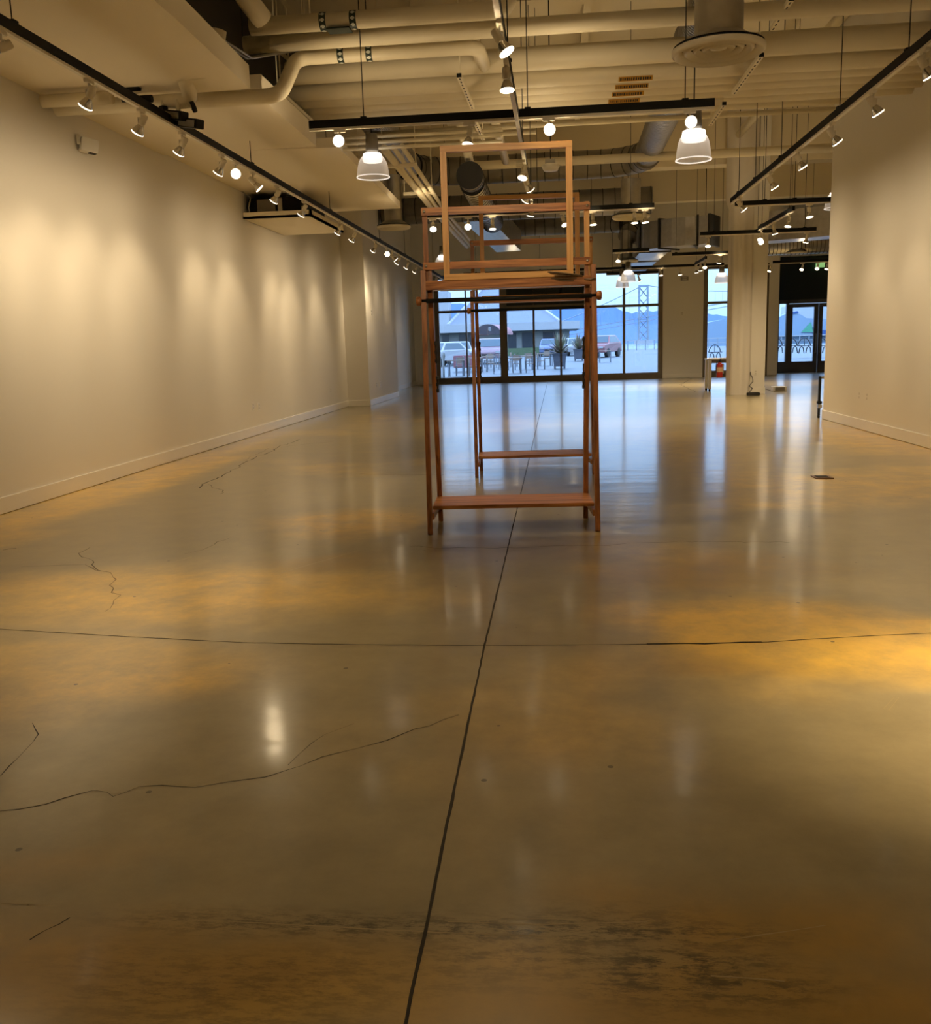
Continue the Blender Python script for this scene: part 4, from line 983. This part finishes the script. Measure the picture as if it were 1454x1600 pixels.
# bridge
def bridge():
    Y = 1700; c = at(1005, 525, y=Y); top = at(1005, 445, y=Y).z
    t = thing('suspension_bridge', (c.x, Y, -2.4), 'pale suspension bridge tower and deck across the bay in right window', 'bridge')
    hw = 8.2; tp = top + 2.4
    for dy_ in (0, 9):
        m = MB()
        for s in (-1, 1): m.bar((s * hw, dy_, 0), (s * hw * .9, dy_, tp), 2.6, 3.0, up=(0, 1, 0))
        zz = [0.06, .24, .42, .60, .78, .97]
        for a, b_ in zip(zz, zz[1:]):
            m.bar((-hw, dy_, tp * a), (hw, dy_, tp * b_), 1.2, 1.2, up=(0, 1, 0)); m.bar((hw, dy_, tp * a), (-hw, dy_, tp * b_), 1.2, 1.2, up=(0, 1, 0))
        m.bar((-hw, dy_, tp * .98), (hw, dy_, tp * .98), 2, 3.5, up=(0, 0, 1)); m.bar((-hw, dy_, tp * .42), (hw, dy_, tp * .42), 2, 2, up=(0, 0, 1))
        m.build('tower', 'bridge_steel', t)
    m = MB(); m.box(-hw - 7, hw + 7, -6, 16, 0, 5); m.build('pier', 'stucco', t)
    za_, zb_ = at(945, 507, y=Y).z + 2.4, at(1028, 492, y=Y).z + 2.4
    xa, xb = at(945, 507, y=Y).x - c.x, at(1028, 492, y=Y).x - c.x
    k = (zb_ - za_) / (xb - xa); f = lambda x: za_ + k * (x - xa)
    m = MB(); m.bar((-320, 4, f(-320)), (420, 4, f(420)), 12, 1.6); m.bar((-320, 4, f(-320) - 7), (420, 4, f(420) - 7), 12, 1.4); m.build('deck', 'bridge_steel', t)
    m = MB()
    for sgn in (-1, 1):
        pts = []
        for i in range(25):
            u = i / 24; x = sgn * u * 300; pts.append((x, 4, f(x) + 6 + (tp - f(0) - 6) * (1 - u) ** 2))
        m.tube(pts, .7, 6)
        for i in range(2, 22): m.tube([pts[i], (pts[i][0], 4, f(pts[i][0]))], .18, 4)
    m.build('cables', 'bridge_steel', t)
bridge()
# railing at the water's edge
t = thing('railing', (0, 108, gz(108)), 'long pale railing along the waterfront behind the parked cars', 'railing')
m = MB(); m.box(4, 70, -.05, .05, 1.02, 1.12); m.box(4, 70, -.04, .04, .55, .60); m.build('rails', 'stucco', t)
m = MB()
for k in range(67): m.box(4 + k - .05, 4 + k + .05, -.05, .05, 0, 1.05)
o = m.build('posts', 'bridge_steel', t); o['kind'] = 'stuff'
# building with hipped roof
def px2(px, py, y): p = at(px, py, y=y); return p.x, p.z
def building():
    Y = 96
    x0, _ = px2(640, 515, Y); x1, _ = px2(905, 515, Y); zf0 = px2(800, 517, Y)[1]; zf1 = px2(800, 504.5, Y)[1]
    t = thing('pier_restaurant', ((x0 + x1) / 2, Y, gz(Y)), 'low waterfront building with hipped blue grey roof and white fascia', 'building')
    L = (x1 - x0) / 2; g = gz(Y)
    MB().box(-L + .6, L - 1.0, .5, 14, 0, zf0 - g).build('wall', 'stone_wall', t)
    MB().box(-L, L, -.6, 15, zf0 - g, zf1 - g).build('fascia', 'stucco', t)
    zr_ = px2(770, 430, Y + 7)[1] - g; e0 = px2(700, 505, Y)[0] - (x0 + x1) / 2; e1 = px2(875, 505, Y)[0] - (x0 + x1) / 2; ap = px2(775, 430, Y + 7)[0] - (x0 + x1) / 2
    m = MB(); b_ = zf1 - g
    A, B, Cc, Dd = (e0, -.2, b_), (e1, -.2, b_), (e1, 14.5, b_), (e0, 14.5, b_); P = (ap, 7, zr_)
    for f in ((A, B, P), (B, Cc, P), (Cc, Dd, P), (Dd, A, P)): m.poly(f)
    m.build('roof', 'roof_shingle', t)
    m = MB(); m.bar(B, P, .35, .18); m.bar(A, P, .35, .18); m.build('roof_hip_trim', 'stucco', t)
    for (a, b2) in ((690, 700), (716, 738), (793, 806), (815, 832), (848, 868)):
        xa = px2(a, 525, Y)[0] - (x0 + x1) / 2; xb = px2(b2, 525, Y)[0] - (x0 + x1) / 2
        MB().box(xa, xb, .42, .5, .25, (zf0 - g) * .92).build('window', 'window_dark', t)
    xa = px2(684, 480, Y)[0] - (x0 + x1) / 2
    MB().box(xa - 1.5, xa + 1.05, .2, 3, b_, b_ + 3.4).build('roof_block', 'stucco', t)
    MB().box(-L + .7, L - 3, -1.6, -1.2, 0, .75).build('hedge', 'hedge_green', t)
building()
def awning():
    Y = 74; cx, zbm = px2(762, 523, Y); g = gz(Y)
    t = thing('entrance_awning', (cx, Y, g), 'dark half round entrance awning with white letter and rosy side', 'awning')
    R = 1.05; zb_ = zbm - g
    m = MB(); pts = [(R * math.cos(a), zb_ + R * .78 * math.sin(a)) for a in [PI * k / 16 for k in range(17)]]
    m.prism(pts, 'y', 0, .05); m.build('front', 'awning_dark', t)
    m = MB(); pr = None
    for k in range(17):
        a = PI * k / 16; v = [m.bm.verts.new((R * math.cos(a), .05, zb_ + R * .78 * math.sin(a))), m.bm.verts.new((R * math.cos(a) + .75, 4.0, zb_ + R * .78 * math.sin(a)))]
        if pr: m.bm.faces.new((pr[0], v[0], v[1], pr[1]))
        pr = v
    o = m.build('cover', 'awning_red', t); md = o.modifiers.new('thick', 'SOLIDIFY'); md.thickness = .03
    m = MB(); x = .02; z = zb_ + .30                         # the white letter E
    m.box(x, x + .06, -.02, 0, z, z + .28)
    for q in (0, .11, .22): m.box(x, x + .24, -.02, 0, z + q, z + q + .06)
    m.build('letter', 'stucco', t)
    for s in (-1, 1): MB().tube([(s * .98, .03, 0), (s * .98, .03, zb_)], .04, 8).build('post', 'iron_black', t)
awning()
# cars
def make_car(mat):
    t = thing('parked_car', (0, 0, 0), 'car', 'car', 'parked cars')
    W = .9
    prof = [(-2.15, .35), (-2.2, .72), (-2.05, .92), (-1.05, 1.02), (-.45, 1.56), (1.25, 1.60), (1.95, 1.08), (2.15, 1.0), (2.2, .4)]
    m = MB(); A, B = [], []
    n = len(prof)
    for (y, z) in prof:
        w = W - max(0, z - 1.0) * .32
        A.append(m.bm.verts.new((-w, y, z))); B.append(m.bm.verts.new((w, y, z)))
    m.bm.faces.new(A); m.bm.faces.new(B[::-1])
    for i in range(n): m.bm.faces.new((A[i], B[i], B[(i + 1) % n], A[(i + 1) % n]))
    m.build('body', mat, t, bevel=.05)
    MB().poly([(-.78, -1.02, 1.075), (.78, -1.02, 1.075), (.66, -.52, 1.53), (-.66, -.52, 1.53)]).build('windscreen', 'car_glass', t)
    for s in (-1, 1):
        m = MB(); m.poly([(s * .885, -.85, 1.08), (s * .885, 1.6, 1.08), (s * .745, 1.15, 1.5), (s * .745, -.40, 1.5)]); m.build('side_window', 'car_glass', t)
        MB().box(s * .62 - .16, s * .62 + .16, -2.235, -2.17, .66, .80, .01).build('headlight', 'car_white', t)
        for y in (-1.35, 1.35):
            m = MB(); m.tube([(s * .70, y, .33), (s * .93, y, .33)], .33, 20); m.build('wheel', 'rubber', t)
    MB().box(-.42, .42, -2.225, -2.19, .48, .62).build('grille', 'grille_dark', t)
    return t
def car(px, Y, mat, label, rz=0, sc=1.0, proto={}):
    if mat not in proto: c = make_car(mat); proto[mat] = c
    else: c = copy_tree(proto[mat])
    p = at(px, 545, y=Y); c.location = (p.x, Y, gz(Y)); c.rotation_euler = (0, 0, rz); c.scale = (sc,) * 3
    tag(c, label, 'car', 'parked cars')
car(766, 66, 'car_rose', 'rosy parked SUV facing the window beside dark awning', 0, 1.1)
car(717, 68, 'car_white', 'white parked car facing the windows in the left bay', .15, 1.0)
car(688, 62, 'car_white', 'white parked car cut off by the left edge of window frame', -.5, 1.0)
car(858, 88, 'car_blue', 'blue parked car facing the window behind the patio tables', 0, 1.0)
car(899, 86, 'car_white', 'white parked car behind the smaller planter', .1, 1.0)
car(940, 76, 'car_red', 'red parked truck in the right window bay near the railing', -.35, 1.08)
# patio tables, chairs
def patio_chair():
    t = thing('patio_chair', (0, 0, 0), 'chair', 'chair', 'patio chairs')
    MB().box(-.2, .2, -.2, .2, .43, .46).build('seat', 'patio_wood', t); MB().box(-.2, .2, .17, .2, .58, .86).build('backrest', 'patio_wood', t)
    for x in (-.18, .18):
        for y in (-.18, .18): MB().box(x - .018, x + .018, y - .018, y + .018, 0, .46 if y < 0 else .86).build('leg', 'patio_metal', t)
    return t
def patio_table():
    t = thing('patio_table', (0, 0, 0), 'table', 'table', 'patio tables')
    MB().box(-.4, .4, -.4, .4, .71, .75).build('tabletop', 'patio_wood', t)
    for x in (-.34, .34):
        for y in (-.34, .34): MB().box(x - .025, x + .025, y - .025, y + .025, 0, .71).build('leg', 'patio_metal', t)
    return t
pc, pt = patio_chair(), patio_table(); uc = ut = False
TPX = [(712, 43), (762, 52), (802, 45), (822, 50), (852, 56), (742, 48), (782, 56)]
TL = ['patio table behind the rear rack left leg, farthest left outside', 'patio table in front of the rosy SUV', 'patio table just right of the wide window post', 'patio table left of the first thin mullion',
      'patio table before the blue parked car', 'patio table left of the rosy SUV', 'patio table behind the wide window post']
CL = ['near the %s', 'beyond the %s']
for i, (px, Y) in enumerate(TPX):
    p = at(px, 560, y=Y); t = pt if not ut else copy_tree(pt); ut = True
    t.location = (p.x, Y, gz(Y)); t.rotation_euler = (0, 0, .04 * i); tag(t, TL[i], 'table', 'patio tables')
    for j, (dx, dy_, rz) in enumerate(((-.78, -.05, -PI / 2), (.78, .05, PI / 2), (.1, .8, 0))):
        c = pc if not uc else copy_tree(pc); uc = True
        c.location = (p.x + dx, Y + dy_, gz(Y)); c.rotation_euler = (0, 0, rz + .04 * i)
        tag(c, 'patio chair %s %s' % (('left of', 'right of', 'beyond')[j], TL[i].replace('patio table', 'table')), 'chair', 'patio chairs')
t = copy_tree(pt); p = at(945, 556, y=60); t.location = (p.x, 60, gz(60)); tag(t, 'pale patio table standing alone in front of the red truck', 'table', 'patio tables')
p = at(728, 560, y=50); m = MB(); m.box(-.65, .65, -.4, .4, .2, .85, .03); o = m.build('covered_table', 'red_cloth', loc=(p.x, 50, gz(50))); tag(o, 'rosy cloth covered table in the left window bay outside', 'table')
# bollard with a grey screen at the far left
p = at(693, 586, y=39.5); t = thing('bollard', (p.x, 39.5, gz(39.5)), 'white post with tapered head standing outside left window edge', 'bollard')
MB().lathe([(0, 0), (.05, 0), (.05, .75), (.07, .9), (.10, 1.0), (.10, 1.12), (.05, 1.2), (0, 1.2)], seg=16).build('post', 'stucco', t)
p = at(687, 580, y=39.9); m = MB(); m.box(p.x - .15, p.x + .05, 39.9, 39.95, gz(40), gz(40) + 1.0); tag(m.build('screen_panel', 'patio_metal'), 'grey screen panel beside the white post outside', 'panel')
# planters
def planter(px, Y, label, seed, k=1.0):
    random.seed(seed); p = at(px, 570, y=Y)
    t = thing('planter', (p.x, Y, gz(Y)), label, 'planter', 'cordyline planters')
    m = MB(); m.prism([(-.30 * k, .12), (.30 * k, .12), (.36 * k, .80 * k), (-.36 * k, .80 * k)], 'y', -.33 * k, .33 * k); m.box(-.39 * k, .39 * k, -.36 * k, .36 * k, .74 * k, .82 * k)
    m.build('pot', 'planter_grey', t)
    for x in (-.25, .25):
        for y in (-.25, .25): MB().box(x * k - .05, x * k + .05, y * k - .05, y * k + .05, 0, .13).build('foot', 'planter_grey', t)
    m1, m2 = MB(), MB()
    for i in range(95):
        a = random.uniform(0, 2 * PI); e = random.uniform(.25, 1.4); L = random.uniform(.9, 1.35) * k
        d = Vector((math.cos(a) * math.cos(e), math.sin(a) * math.cos(e), math.sin(e))); s = Vector((-math.sin(a), math.cos(a), 0)) * .045 * k
        o0 = Vector((0, 0, .8 * k)); mid = o0 + d * L * .55; tip = o0 + d * L + Vector((0, 0, -.18 * math.cos(e)))
        (m1 if i % 2 else m2).poly([o0 - s, o0 + s, mid + s, tip, mid - s])
    f = m1.build('foliage', 'frond_red', t); g = m2.build('green_foliage', 'frond_green', t)
planter(874, 50, 'larger dark planter of spiky reddish cordyline outside middle doors', 1, 1.0)
planter(904, 66, 'smaller dark planter of spiky cordyline farther back beside rack leg', 2, 1.0)
# ship and iron benches seen through the right doors
def ship():
    Y = 620
    t = thing('cruise_ship', (at(1250, 540, y=Y).x, Y, -2.4), 'big white and blue ship moored behind the right doors', 'ship'); ox = t.location.x
    def q(px, py, y=Y): p = at(px, py, y=y); return (p.x - ox, p.z + 2.4)
    m = MB(); m.prism([q(1085, 545), q(1085, 508), q(1131, 499), q(1215, 494), q(1330, 500), q(1330, 545)], 'y', 6, 40); m.build('hull', 'ship_blue', t)
    m = MB(); m.prism([q(1238, 520), q(1244, 476), q(1330, 470), q(1330, 516)], 'y', 8, 40); m.build('superstructure', 'ship_white', t)
    m = MB(); c = q(1236, 524); R = (q(1270, 524)[0] - c[0]); pts = [(c[0] + R * math.cos(a), c[1] + R * 1.05 * math.sin(a)) for a in [PI * k / 20 for k in range(21)]]
    m.prism(pts, 'y', 1, 8); m.build('bow', 'ship_blue', t)
    m = MB(); m.prism([q(1252, 519), q(1267, 503), q(1270, 519)], 'y', .2, 1.0); m.build('green_mark', 'ship_green', t)
    m = MB(); m.prism([q(1270, 524), q(1271, 511), q(1283, 516), q(1330, 514), q(1330, 524)], 'y', .1, 8); m.build('navy_stripe', 'ship_navy', t)
    m = MB(); m.prism([q(1236, 488), q(1246, 486), q(1248, 489), q(1237, 491)], 'y', .5, 1); m.build('bridge_windows', 'ship_navy', t)
ship()
def bench():
    t = thing('iron_bench', (0, 0, 0), 'bench', 'bench', 'iron benches outside the doors')
    MB().box(-.39, .39, -.22, .22, .42, .46).build('seat', 'iron_black', t)
    m = MB(); m.tube([(-.37, .2, .45)] + [(-.37 + .74 * k / 10, .22, .45 + .45 * math.sin(PI * k / 10) ** .6) for k in range(11)], .03, 8)
    m.tube([(.0, .2, .45), (0, .22, .9)], .025, 6); m.build('backrest', 'iron_black', t)
    for s in (-1, 1):
        m = MB(); m.tube([(s * .2 - .15, 0, 0), (s * .2 - .1, 0, .3), (s * .2, 0, .42), (s * .2 + .1, 0, .3), (s * .2 + .15, 0, 0)], .03, 8); m.build('leg', 'iron_black', t)
    return t
bn = bench()
for i, px in enumerate((1213, 1236, 1257, 1283, 1306)):
    b_ = bn if i == 0 else copy_tree(bn); p = at(px, 552, y=57); b_.location = (p.x, 57, max(gz(57), p.z)); tag(b_, 'black iron bench outside the right doors, %s from the left' % ORD[i], 'bench', 'iron benches outside the doors')
b_ = copy_tree(bn); p = at(1117, 552, y=60); b_.location = (p.x, 60, gz(60)); tag(b_, 'dark bench seen through the narrow window beside the pillar', 'bench', 'iron benches outside the doors')

# ------------------------------------------------------------------ world, camera, view
w = bpy.data.worlds.new('World'); SC.world = w; w.use_nodes = True; nt = w.node_tree
bg = nt.nodes['Background']
tc = N(nt, 'ShaderNodeTexCoord'); sp = N(nt, 'ShaderNodeSeparateXYZ'); nt.links.new(tc.outputs['Generated'], sp.inputs[0])
cr = N(nt, 'ShaderNodeValToRGB'); e = cr.color_ramp.elements
e[0].position = 0.0; e[0].color = (.43, .71, 1.0, 1); e[1].position = .55; e[1].color = (1.55, 2.35, 3.9, 1)
nt.links.new(sp.outputs['Z'], cr.inputs[0]); nt.links.new(cr.outputs[0], bg.inputs['Color']); bg.inputs['Strength'].default_value = .64
cd = bpy.data.cameras.new('camera'); co = bpy.data.objects.new('camera', cd); COL.objects.link(co)
cd.sensor_fit = 'VERTICAL'; cd.sensor_height = 24.0; cd.lens = F * 24.0 / 1600.0; cd.clip_end = 6000; cd.clip_start = .05
M4 = ROT.to_4x4(); M4.translation = CAM; co.matrix_world = M4
SC.camera = co
vs = SC.view_settings; vs.view_transform = 'Standard'; vs.look = 'None'; vs.gamma = 1.0; vs.exposure = 1.2; vs.use_curve_mapping = False
SC.cycles.use_denoising = True; SC.cycles.use_adaptive_sampling = True; SC.cycles.adaptive_threshold = .035; SC.cycles.adaptive_min_samples = 12; SC.cycles.max_bounces = 6; SC.cycles.diffuse_bounces = 4; SC.cycles.glossy_bounces = 3; SC.cycles.transparent_max_bounces = 12
SC.cycles.sample_clamp_indirect = 6.0; SC.cycles.sample_clamp_direct = 14.0; SC.cycles.caustics_reflective = False; SC.cycles.caustics_refractive = False
